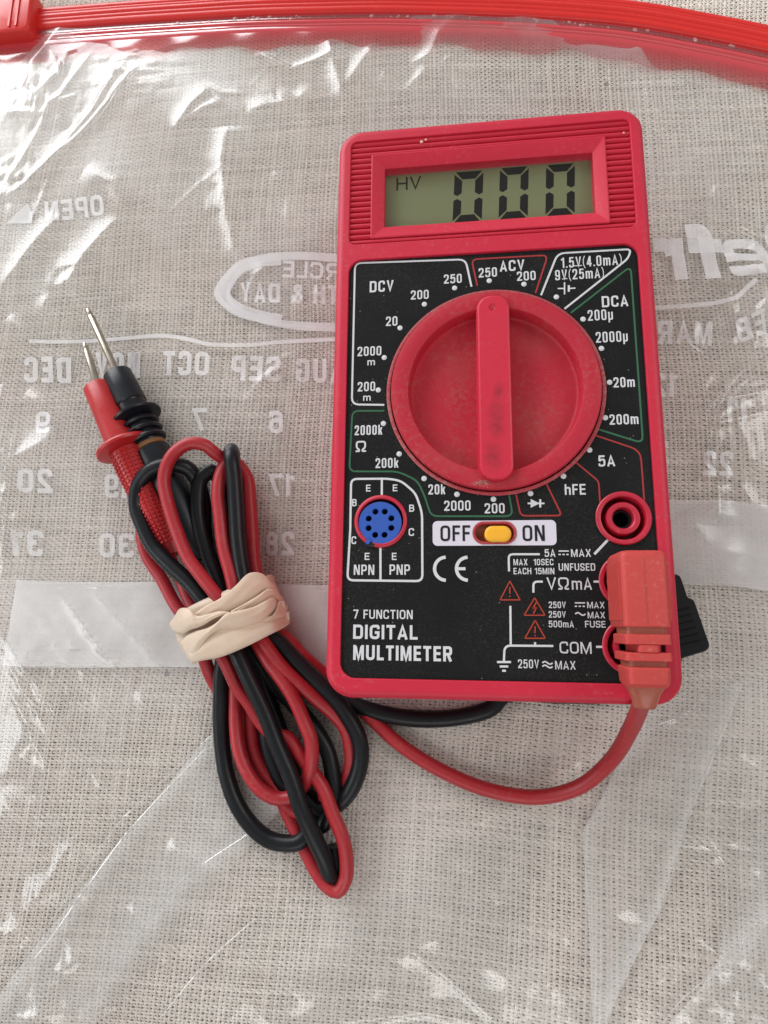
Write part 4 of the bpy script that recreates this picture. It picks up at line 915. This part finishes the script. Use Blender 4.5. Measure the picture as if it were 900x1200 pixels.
# power switch
b = MB(); x0, x1, y0_, y1_ = PF(507, 625)[0], PF(652, 625)[0], PF(579, 639.3)[1], PF(579, 610)[1]
pl_ = rrect(x0, x1, y0_, y1_, 1.0, None, 5); sh = rrect(SC[0] - 4.35, SC[0] + 4.35, SC[1] - 2.25, SC[1] + 2.25, 2.2, None, 8)
b.fill([pl_, sh[::-1]], zp + .02); b.build('switch_plate', M_plate, plate, smooth=False)
b = MB(); b.loft([rrect(SC[0] - 4.5 + i, SC[0] + 4.5 - i, SC[1] - 2.4 + i, SC[1] + 2.4 - i, 2.3 - i * .8, z, 8) for i, z in ((0, zp + .03), (.08, zp + .2), (.35, zp + .22), (.55, zp + .02), (.6, zp - 1.6))], True, False, True)
b.build('switch_surround', M_flange, mm)
b = MB(); b.box(SC[0] - 4, SC[0] + 4, SC[1] - 2, SC[1] + 2, zp - 2, zp - 1.3); b.build('switch_well', M_well, mm, smooth=False)
bc = P(583.6, 625.6, ZF + .1); b = MB()
b.loft([rrect(bc[0] - 2.72 + i, bc[0] + 2.72 - i, bc[1] - 1.68 + i, bc[1] + 1.68 - i, 1.6 - i * .9, z, 8) for i, z in ((0, zp - 1.5), (0, ZF - .1), (.1, ZF + .08), (.35, ZF + .2), (.8, ZF + .24))], True, False, True)
b.build('switch_button', M_yel, mm, 50)
text('OFF', 533.5, 624.9, 35, 18.4, M_dark, plate, .012, -.55); text('ON', 625.3, 624.7, 26, 18.6, M_dark, plate, .012, -.55)

# ================================================================== test leads
RR, RB = 1.62, 1.95
U = lambda x, y_: (140 + x / 4.0, 500 + y_ / 4.0)
D = lambda x, y_: (200 + x / 3.427, 720 + y_ / 3.427)
def path(pts): return [tuple(np.array(P(x, y_, z)) + rng.normal(0, .13, 3) * (1, 1, .3)) for x, y_, z in pts]
def up(pts): return path([U(x, y_) + (z,) for x, y_, z in pts])
def dn(pts): return path([D(x, y_) + (z,) for x, y_, z in pts])
red = thing('test_lead', 'red test lead with coiled cable and orange red plug pushed in the meter', 'test lead', P(300, 720, 0.8), 'test leads')
blk = thing('test_lead', 'black test lead with coiled cable and loose black plug beside the meter', 'test lead', P(320, 740, 0.8), 'test leads')
rc = MB(); bk = MB()
B0, B1, B2, B3 = 2.6, 5.6, 8.8, 11.6
# ---- black strands
bk.tube(up([(520, 1000, 9), (470, 900, 9.5), (400, 820, 10.0), (330, 740, 9.8), (235, 650, 9.4), (155, 560, 9), (110, 470, 8.8), (82, 370, 8.6), (95, 270, 9.2), (150, 200, 10.2), (230, 175, 10.2), (310, 185, 9.0), (360, 240, 6.5), (390, 340, 4.5), (400, 500, 4), (430, 700, 4), (500, 900, 4)]), RB)
bk.tube(up([(560, 1000, 6), (510, 850, 7.5), (455, 700, 7.8), (410, 580, 7.4), (378, 460, 7.2), (368, 340, 7.2), (385, 245, 7.5), (430, 205, 7.0), (465, 240, 5), (480, 340, 3.5), (500, 600, 3), (560, 850, 3.5)]), RB)
bk.tube(up([(620, 950, 9.0), (600, 800, 10.0), (580, 690, 10.6), (560, 540, 11.2), (545, 380, 11.6), (535, 240, 11.8), (526, 140, 11.5), (524, 110, 9.0), (526, 125, 6.2), (535, 220, 4.6), (560, 400, 3.6), (600, 620, 3.2), (640, 850, 3.0)]), RB)
# lower loops
bk.tube(dn([(240, 60, 6), (222, 140, 6), (208, 230, 5.5), (203, 330, 4.6), (203, 430, 3.6), (208, 540, 3.0), (228, 650, 3.0), (265, 755, 3.0), (320, 840, 3.0), (390, 900, 3.2), (460, 920, 3.4), (520, 905, 3.4), (555, 860, 3.0), (540, 760, 2.8), (490, 620, 2.8), (440, 480, 3.0), (380, 300, 4.0), (330, 120, 5.0)]), RB)
bk.tube(dn([(230, 60, 10), (272, 170, 11.0), (325, 280, 11.0), (378, 390, 10.6), (430, 520, 10.0), (480, 650, 9.6), (530, 780, 9.0), (575, 890, 7.6), (615, 980, 6.0), (640, 1035, 4.2), (655, 1050, 2.9), (665, 1020, 2.6), (655, 930, 2.6)]), lambda t: RB)
bk.tube(dn([(300, 100, 5), (370, 200, 5.0), (430, 290, 4.8), (500, 370, 4.6), (570, 450, 4.4), (625, 540, 4.2), (650, 640, 4.2), (652, 720, 4.2), (640, 790, 3.4), (600, 850, 2.9), (560, 820, 2.8)]), RB * .98)
bk.tube(dn([(330, 120, 3), (380, 330, 3.6), (380, 450, 3.8), (395, 540, 3.4), (420, 620, 3.0), (450, 680, 2.8), (480, 700, 2.7)]), RB * .95)
bk.tube(dn([(330, 0, 6), (380, 60, 8.0), (440, 120, 8.0), (510, 190, 7.8), (590, 270, 7.4), (660, 345, 7.0), (720, 420, 6.4), (758, 500, 5.8), (765, 580, 5.2), (745, 660, 4.6), (705, 730, 4.0), (660, 768, 3.4), (600, 780, 2.9), (540, 730, 2.8)]), RB)
bk.tube(dn([(430, 120, 3.2), (470, 150, 3.2)]) + path([(345, 772, 3.0), (372, 795, 2.8), (400, 818, 2.8), (435, 834, 2.8), (480, 842, 2.8), (530, 840, 2.8), (575, 830, 2.8)]) + [(38, -.9, 2.7), (50, -.9, 2.7), (64, -.4, 2.7), (71.5, 1.0, 3.2), (74.3, 5.0, 4.2), (75.3, 9.5, 5.0)], RB)
# ---- red strands
rc.tube(up([(560, 1000, 11), (500, 870, 12.2), (455, 790, 12.6), (380, 700, 12.6), (320, 610, 12.6), (265, 480, 12.8), (225, 340, 13.0), (208, 250, 13.2), (225, 170, 13.4), (270, 110, 13.4), (330, 80, 13.0), (395, 90, 12.0), (450, 125, 10.0), (500, 160, 7.4), (560, 185, 5.8), (600, 240, 5.4), (612, 350, 5.4), (622, 480, 5.6), (630, 620, 6.2), (660, 800, 7)]), RR)
rc.tube(up([(600, 950, 11), (545, 790, 11.4), (520, 690, 11.4), (485, 560, 11.0), (468, 430, 10.8), (463, 310, 10.4), (475, 220, 9.6), (505, 170, 7.6), (550, 170, 5.8), (590, 230, 3.4), (600, 350, 2.8), (610, 500, 2.8), (640, 800, 3)]), RR * 1.02)
rc.tube(up([(215, 560, 4.4), (250, 640, 4.2), (290, 720, 4.2), (330, 810, 4.6), (380, 900, 5.5)]), RR)
rc.tube(up([(120, 380, 4.6), (105, 500, 3.8), (130, 610, 3.4), (200, 720, 3.4), (265, 830, 3.8), (330, 930, 4.2), (400, 1020, 4.5)]), RR)
# lower
rc.tube(dn([(110, 80, 6), (140, 190, 5), (165, 250, 3.8), (200, 330, 3.0), (225, 420, 2.4)]), RR)
rc.tube(dn([(180, 120, 9.4), (220, 200, 9.4), (270, 290, 9.0), (315, 360, 8.4), (360, 430, 7.4), (410, 480, 7.0), (470, 500, 7.0), (510, 550, 7.0), (560, 620, 7.0), (610, 700, 6.8), (655, 800, 6.4), (690, 900, 5.8), (705, 990, 5.0), (700, 1065, 4.2), (672, 1108, 3.6), (632, 1095, 3.2), (590, 1040, 3.0), (545, 960, 2.6), (505, 870, 2.4), (465, 790, 2.4), (430, 700, 2.5)]), RR * 1.02)
rc.tube(dn([(260, 120, 4.6), (262, 230, 4.6), (260, 340, 4.8), (262, 450, 5.2), (280, 560, 5.6), (320, 650, 5.8), (370, 712, 5.8), (430, 740, 5.4), (490, 730, 5.2), (530, 690, 5.6), (553, 640, 7.4), (568, 580, 8.8), (562, 510, 9.6), (535, 430, 10.0), (495, 340, 10.2), (445, 260, 10.0), (395, 190, 9.4), (340, 110, 8.2), (290, 20, 7)]), RR)
rc.tube(dn([(300, 200, 2.6), (318, 320, 2.6), (322, 440, 2.6), (335, 540, 2.6), (370, 620, 2.6), (420, 690, 2.6), (470, 770, 3.2), (520, 800, 3.2)]), RR)
rc.tube(dn([(290, 250, 2.4), (285, 400, 2.4), (292, 520, 2.4), (320, 620, 2.4), (345, 670, 2.4)]), RR * .8)
rc.tube(dn([(310, 0, 7), (350, 70, 9.4), (385, 130, 10.2), (440, 205, 9.8), (510, 275, 9.0), (590, 340, 7.6), (655, 400, 6.2), (700, 460, 5.2), (722, 530, 4.4), (722, 600, 3.6), (702, 670, 2.6), (670, 720, 2.2), (600, 740, 2.2)]), RR)
rc.tube(dn([(340, 0, 6), (400, 60, 6.4), (460, 95, 5.8), (530, 165, 5.4), (600, 225, 3.4)]) + path([(390, 800, 2.6), (410, 818, 2.6), (432, 840, 2.6), (470, 873, 2.6), (520, 905, 2.6), (575, 927, 3.0), (630, 934, 4.2), (680, 922, 7.5), (718, 890, 13), (740, 855, 21), (750, 830, 28), (753, 815, ZF + 6.0), (753, 800, ZF + 6.6)]), RR)
rc.build('cable', M_redcab, red, 60); bk.build('cable', M_blkcab, blk, 60)

# ---- probes
A = Vector(P(113, 452, 7.4)); Bq = Vector(P(204, 650, 5.2)); d = (Bq - A).normalized(); L = (Bq - A).length
tip = Vector(P(98.5, 401, 8.2)); lt = (A - tip).length
pr = MB(); pr.axis_lathe(tip, A + d * 3, [(0, .12), (.4, .5), (1.8, .78), (2.3, .72), (2.7, .95), (lt - .5, 1.0), (lt + 3, 1.0)], 20)
pr.build('needle_tip', M_metal, red)
LF = (Vector(P(144, 521, 7.4)) - A).length
pr = MB(); pr.axis_lathe(A, Bq, [(0, 2.9), (.15, 3.35), (.5, 3.6), (LF * .5, 3.9), (LF - .4, 4.35), (LF - .3, 5.5), (LF + .1, 7.2), (LF + .6, 7.45), (LF + 1.2, 7.3), (LF + 1.6, 6.0), (LF + 1.8, 4.3)], 48)
pr.axis_lathe(A, Bq, [(LF + 1.9, 4.3), (LF + 6, 4.25), (L * .75, 4.0), (L * .92, 3.4), (L, 2.4)], 48); pr.build('probe_handle', M_redpr, red, 35)
# raised grip grid on the lower handle
gr_ = MB(); u = d.orthogonal().normalized(); v = d.cross(u)
for k in range(24):
    t = LF + 3.0 + k * 1.15
    for j in range(22):
        a = 2 * math.pi * j / 22; n_ = u * math.cos(a) + v * math.sin(a); w_ = d.cross(n_)
        if n_.z < -.2: continue
        r0 = 4.3 - max(0, (t - LF - 8)) * .03; c = A + d * t + n_ * (r0 - .05)
        q = [c + d * sx * .36 + w_ * sy * .38 for sx, sy in ((-1, -1), (1, -1), (1, 1), (-1, 1))]; q2 = [p * 1.0 + n_ * .32 - (p - c) * .25 for p in q]
        gr_.loft([[tuple(p) for p in q], [tuple(p) for p in q2]], True, False, True)
g_ = gr_.build('grip_texture', M_redpr, red, 20); g_['kind'] = 'stuff'
# black probe
A = Vector(P(137, 437, 6.2)); Bq = Vector(P(238, 655, 3.9)); d = (Bq - A).normalized(); tip = Vector(P(102, 361, 6.6)); lt = (A - tip).length
pr = MB(); pr.axis_lathe(tip, A + d * 3, [(0, .12), (.5, .5), (2.0, .8), (2.6, .7), (3.0, .95), (lt - .5, 1.0), (lt + 3, 1.0)], 20)
pr.build('needle_tip', M_metal, blk)
f = lambda px, py: (Vector(P(px, py, 5.6)) - A).dot(d)
t1 = f(160, 470); t2 = f(168, 482); prof = [(0, 3.1), (.15, 3.5), (.5, 3.75), (t1 * .6, 4.05), (t1, 4.2), (t1 + .3, 3.9), (t1 + .8, 3.8), (t2 - .6, 3.9), (t2 - .2, 5.8), (t2 + .3, 6.5), (t2 + .9, 6.4), (t2 + 1.3, 4.6)]
t = t2 + 1.7
for k in range(3): prof += [(t, 3.6), (t + .5, 3.7), (t + .8, 4.7), (t + 1.3, 4.95), (t + 1.8, 4.6), (t + 2.0, 3.6)]; t += 2.5
prof += [(t, 3.5)]
pr = MB(); pr.axis_lathe(A, Bq, prof, 40, True); pr.build('probe_handle', M_blkpr, blk, 35)
pr = MB(); pr.axis_lathe(A, Bq, [(t - .05, 3.5), (t + .2, 3.95), (t + 1.3, 3.95), (t + 1.6, 3.5)], 40); pr.build('stained_collar', M_brown, blk, 35)
pr = MB(); pr.axis_lathe(A, Bq, [(t + 1.5, 3.5), (t + 1.9, 4.4), (t + 3.4, 4.5), (t + 12, 4.4), ((Bq - A).length - 6, 4.2), ((Bq - A).length, 2.2)], 40); pr.build('probe_grip', M_blkpr, blk, 35)

# ---- red plug (right angled, standing in the middle jack)
zc0, zc1 = ZF + .35, ZF + 11.6; cx = JX + .05
def sect(y_, w_, z0, z1, r, x=None):
    x = cx if x is None else x; return [(x + p[0], y_, p[1]) for p in rrect(-w_ / 2, w_ / 2, z0, z1, r, None, 5)]
b = MB(); b.loft([sect(28.6, 5.8, zc0 + 1.2, zc1 - 1.4, 1.0), sect(28.45, 7.2, zc0 + .5, zc1 - .6, 1.1), sect(28.0, 7.9, zc0 + .2, zc1 - .15, 1.1), sect(27.3, 8.2, zc0, zc1, 1.1), sect(15.0, 8.2, zc0, zc1, 1.1), sect(14.75, 7.9, zc0 + .2, zc1 - .2, 1.0)], True, True, True)
pl = b.build('plug', M_plug, red, 35)
b = MB()
for k in range(9):
    zz = zc0 + 1.4 + k * 1.05
    for s_ in (-1, 1):
        b.box(*sorted((cx + s_ * 4.05, cx + s_ * 4.4)), 16.0, 26.5, zz, zz + .5)
b.build('grip_rib', M_plug, pl, smooth=False)
b = MB(); b.box(cx - .06, cx + .06, 15.2, 27.0, zc1 - .05, zc1 + .05); b.build('mould_seam', M_plug, pl, smooth=False)
b = MB(); zm = ZF + 6.6
b.loft([sect(14.9, 7.2, zm - 3.9, zm + 4.1, 1), sect(13.3, 7.1, zm - 3.7, zm + 4.0, 1)], True, True, True)
b.loft([sect(8.9, 6.7, zm - 3.3, zm + 3.7, 1), sect(7.6, 6.6, zm - 3.2, zm + 3.6, 1)], True, True, True)
b.build('strain_relief_neck', M_amber, pl, 35)
b = MB()
for ya, yb, w_, hh, xo in ((13.5, 11.7, 7.9, 4.75, 0), (11.7, 10.3, 3.7, 4.7, 0), (10.3, 8.8, 7.9, 4.6, 0)):
    b.loft([sect(ya, w_ - .3, zm - hh + .2, zm + hh - .2, .6), sect(ya - .15, w_, zm - hh, zm + hh, .7), sect(yb + .15, w_, zm - hh, zm + hh, .7), sect(yb, w_ - .3, zm - hh + .2, zm + hh - .2, .6)], True, True, True)
b.loft([sect(7.75, 6.9, zm - 3.9, zm + 4.2, .8), sect(7.5, 7.3, zm - 4.1, zm + 4.5, .9), sect(4.9, 7.1, zm - 3.9, zm + 4.3, 1.0), sect(4.2, 6.3, zm - 3.4, zm + 3.7, 1.2)], True, True, True)
b.build('strain_relief', M_plug, pl, 35)
b = MB(); b.loft([sect(4.3, 6.1, zm - 3.2, zm + 3.5, 1.3), sect(3.0, 5.0, zm - 2.5, zm + 2.6, 1.5), sect(1.6, 4.2, zm - 2.1, zm + 2.0, 1.6), sect(.6, 3.8, zm - 2.2, zm + 1.7, 1.7), sect(.3, 3.5, zm - 2.1, zm + 1.5, 1.6)], True, True, True)
b.build('cable_boot', M_amber, pl, 60)
b = MB(); b.lathe((JX, 23.7), [(3.9, ZF + .5), (3.85, ZF - 5.5)], 32); b.lathe((JX, 23.7), [(1.7, ZF + .5), (1.7, ZF - 7.5), (.9, ZF - 7.9)], 20, False, True)
b.build('plug_sleeve', M_plug, pl)

# ---- black plug lying on the cloth
zt_ = 9.6
quad = [P(786, 672, zt_), P(797, 673, zt_), P(806, 700, zt_), P(813.5, 702, zt_), P(832.8, 757.5, zt_), P(829.5, 763, zt_), P(790, 775, zt_), P(770, 745, zt_)]
q2 = [(max(p[0], 72.6), p[1]) for p in quad]
c_ = Vector((sum(p[0] for p in q2) / 8, sum(p[1] for p in q2) / 8)); b = MB(); q2 = roundpoly(q2, .7, 3)
def shr(k, z): return [(c_.x + (p[0] - c_.x) * k, c_.y + (p[1] - c_.y) * k, z) for p in q2]
b.loft([shr(.96, 1.0), shr(1.0, 1.6), shr(1.0, zt_ - .8), shr(.985, zt_ - .3), shr(.95, zt_)], True, True, True)
bp = b.build('plug', M_blkpl, blk, 40)
b = MB()
ax = (Vector(P(813.5, 702, zt_)[:2]) - Vector(P(832.8, 757.5, zt_)[:2])).normalized(); ay = Vector((-ax.y, ax.x)); o0 = Vector(P(829, 758, zt_)[:2])
for k in range(6):
    s0 = 1.5 + k * 1.45
    e0 = o0 + ax * s0 + ay * 1.0; e1 = o0 + ax * s0 + ay * 7.6
    if e1.x < 73: e1 = e0 + (e1 - e0) * ((73.4 - e0.x) / (e1.x - e0.x))
    n_ = ax * .28
    lo1 = [tuple(p) + (zt_ - .1,) for p in (e0 - n_, e0 + n_, e1 + n_, e1 - n_)]; lo2 = [tuple(p) + (zt_ + .4,) for p in (e0 - n_ * .5, e0 + n_ * .5, e1 + n_ * .5, e1 - n_ * .5)]
    b.loft([lo1, lo2], True, False, True)
b.build('grip_rib', M_blkpl, bp, 30)

# ================================================================== rubber band
band = thing('rubber_band', 'cream latex rubber band twisted several times round the coiled cables', 'rubber band', P(268, 728, 0.8))
c0 = Vector(P(268, 722, 6.9)); e0, e1 = Vector(P(203, 742, 6.9)), Vector(P(334, 702, 6.9)); cd = (e1 - e0).normalized(); ad = Vector((cd.y, -cd.x, 0)).normalized()
if ad.y > 0: ad = -ad                     # towards the bottom of the picture
half = (e1 - e0).length / 2
def wrap(A_, Z_, base, f_off, f_w, f_roll, name='wrap', th=.38):
    n = 96; m = 9; front = []; back = []
    for i in range(n):
        ph = 2 * math.pi * i / n
        co_, si_ = math.cos(ph), math.sin(ph)
        e = 2.6
        X = math.copysign(abs(co_) ** (2 / e), co_) * A_; Z = math.copysign(abs(si_) ** (2 / e), si_) * Z_
        nrm = (cd * (co_ / A_) + Vector((0, 0, 1)) * (si_ / Z_)).normalized()
        ctr = c0 + cd * X + Vector((0, 0, Z)) + ad * (base + f_off(ph)); wd = f_w(ph); roll = f_roll(ph)
        wv = ad * math.cos(roll) + nrm * math.sin(roll); tv = nrm * math.cos(roll) - ad * math.sin(roll)
        fr = []; bc_ = []
        for j in range(m):
            s_ = (j / (m - 1) - .5) * 2; cur = .5 * (1 - s_ * s_) * (.5 + .5 * math.sin(ph * 2 + base)) + .16 * math.sin(s_ * 5 + ph * 3)
            pth = th * max(.35, math.sqrt(max(0, 1 - s_ ** 4)))
            fr.append(ctr + wv * s_ * wd / 2 + tv * (cur + pth)); bc_.append(ctr + wv * s_ * wd / 2 + tv * cur)
        front.append([tuple(p) for p in fr + bc_[::-1]])
    b = MB(); b.loft(front + [front[0]], True); return b.build(name, M_latex, band, 70)
g = lambda c, w_: (lambda ph: math.exp(-((((ph - c + math.pi) % (2 * math.pi)) - math.pi) / w_) ** 2))
pi = math.pi
# ph = 90deg is the top of the bundle, 0 its right side, 180 its left side
wrap(half - 2.4, 6.0, 2.0, lambda p: -.2 * math.cos(p) + .2, lambda p: 7.4 - 1.5 * g(pi, .5)(p), lambda p: .08 * math.sin(p))
wrap(half - 1.8, 6.2, -2.0, lambda p: -2.0 * math.cos(p), lambda p: 6.2 - 1.2 * g(.35, .5)(p) - 1.4 * g(pi, .5)(p), lambda p: .1)
K = lambda x, y_: (140 + x / 3.83, 633 + y_ / 3.83)
def surf(px, py, lift):
    z = 12.0
    for _ in range(6):
        q = Vector(P(px, py, z)); X = (q - c0).dot(cd) / (half + .6)
        z = 6.9 + 8.1 * max(0.0, 1 - abs(X) ** 2.6) ** (1 / 2.6) + lift
    return Vector(P(px, py, z))
def fold(e1, e2, l1, l2, puff=.5, th=.36, n=44, m=11, name='twisted_strand'):
    """one visible turn of the band between two edges traced on the bundle's surface"""
    def rs(e):
        q = spline([(a, b_, 0) for a, b_ in (K(*p) for p in e)], 1.0); L_ = [0]
        for a, b_ in zip(q[:-1], q[1:]): L_.append(L_[-1] + (b_ - a).length)
        t = np.linspace(0, L_[-1], n); return np.interp(t, L_, [p.x for p in q]), np.interp(t, L_, [p.y for p in q])
    x1, y1 = rs(e1); x2, y2 = rs(e2); loops = []
    for i in range(n):
        u_ = i / (n - 1); top_, bot_ = [], []
        for j in range(m):
            v_ = j / (m - 1); px_, py_ = x1[i] + (x2[i] - x1[i]) * v_, y1[i] + (y2[i] - y1[i]) * v_
            la = 1.5 * np.interp(u_, np.linspace(0, 1, len(l1)), l1); lb = 1.5 * np.interp(u_, np.linspace(0, 1, len(l2)), l2)
            wdt = math.hypot(x2[i] - x1[i], y2[i] - y1[i]) / 25.0
            lf = la + (lb - la) * v_ + puff * min(1.2, wdt) * math.sin(math.pi * v_) + .07 * math.sin(v_ * 13 + u_ * 9) * math.sin(math.pi * v_)
            q = surf(px_, py_, lf); top_.append(q + Vector((0, 0, th * .5 * math.sqrt(max(0, 1 - (2 * v_ - 1) ** 6))))); bot_.append(q - Vector((0, 0, th * .5)))
        loops.append([tuple(p) for p in top_ + bot_[::-1]])
    b = MB(); b.loft(loops, True, True, True); return b.build(name, M_latex, band, 75)
# lower broad turn, its left end folded over
fold([(300, 470), (370, 425), (440, 400), (540, 375), (640, 350), (740, 325), (762, 318)], [(330, 552), (360, 543), (450, 526), (560, 482), (660, 432), (745, 388), (765, 372)], [.2, .3, .4, .4, .2, 0, -1.0], [.5, .6, .6, .6, .5, .3, -1.0], .5)
# upper turn running under the crossing
fold([(330, 335), (385, 295), (450, 262), (520, 205), (582, 148), (640, 150), (680, 190), (715, 235)], [(380, 372), (440, 345), (490, 322), (540, 300), (600, 262), (650, 225), (690, 228), (722, 262)], [.6, .9, 1.0, 1.0, .9, .7, .5, -.6], [.3, .4, .4, .3, .3, .3, .2, -.6], .25)
fold([(500, 318), (560, 285), (620, 250), (670, 218), (710, 232), (735, 262)], [(520, 345), (580, 315), (640, 285), (690, 262), (712, 268), (730, 290)], [.9, 1.0, 1.0, .9, .5, -.8], [.5, .5, .5, .4, .2, -.8], .35)
# left knob and the strand that runs from it
fold([(226, 372), (248, 340), (270, 308), (310, 306), (345, 338), (400, 330), (450, 318), (492, 322)], [(228, 388), (246, 412), (280, 420), (320, 402), (370, 385), (420, 355), (460, 338), (494, 330)], [-2.6, -.8, .6, 1.1, 1.3, 1.2, 1.2, 1.0], [-2.6, -.8, .7, 1.1, 1.2, 1.3, 1.3, 1.1], .7)
# crossing strand: from the lower left fold up to the right
fold([(272, 462), (300, 430), (345, 408), (400, 392), (440, 366), (478, 330), (540, 315), (600, 300), (650, 275), (690, 258), (705, 275)], [(300, 520), (318, 545), (338, 560), (350, 520), (395, 440), (450, 405), (520, 398), (590, 382), (640, 360), (680, 325), (700, 300)], [-.6, .6, 1.0, 1.2, 1.6, 2.0, 1.9, 1.7, 1.4, 1.2, .6], [-.6, .3, .6, .8, .9, .9, .9, .9, .8, .8, .4], .4)
# right hand end turning under
fold([(640, 360), (690, 335), (708, 305), (715, 275), (735, 272), (752, 290)], [(650, 372), (700, 352), (735, 342), (748, 325), (752, 312), (756, 300)], [.6, .9, 1.0, .8, .3, -1.4], [.4, .4, .4, .2, -.2, -1.5], .5)
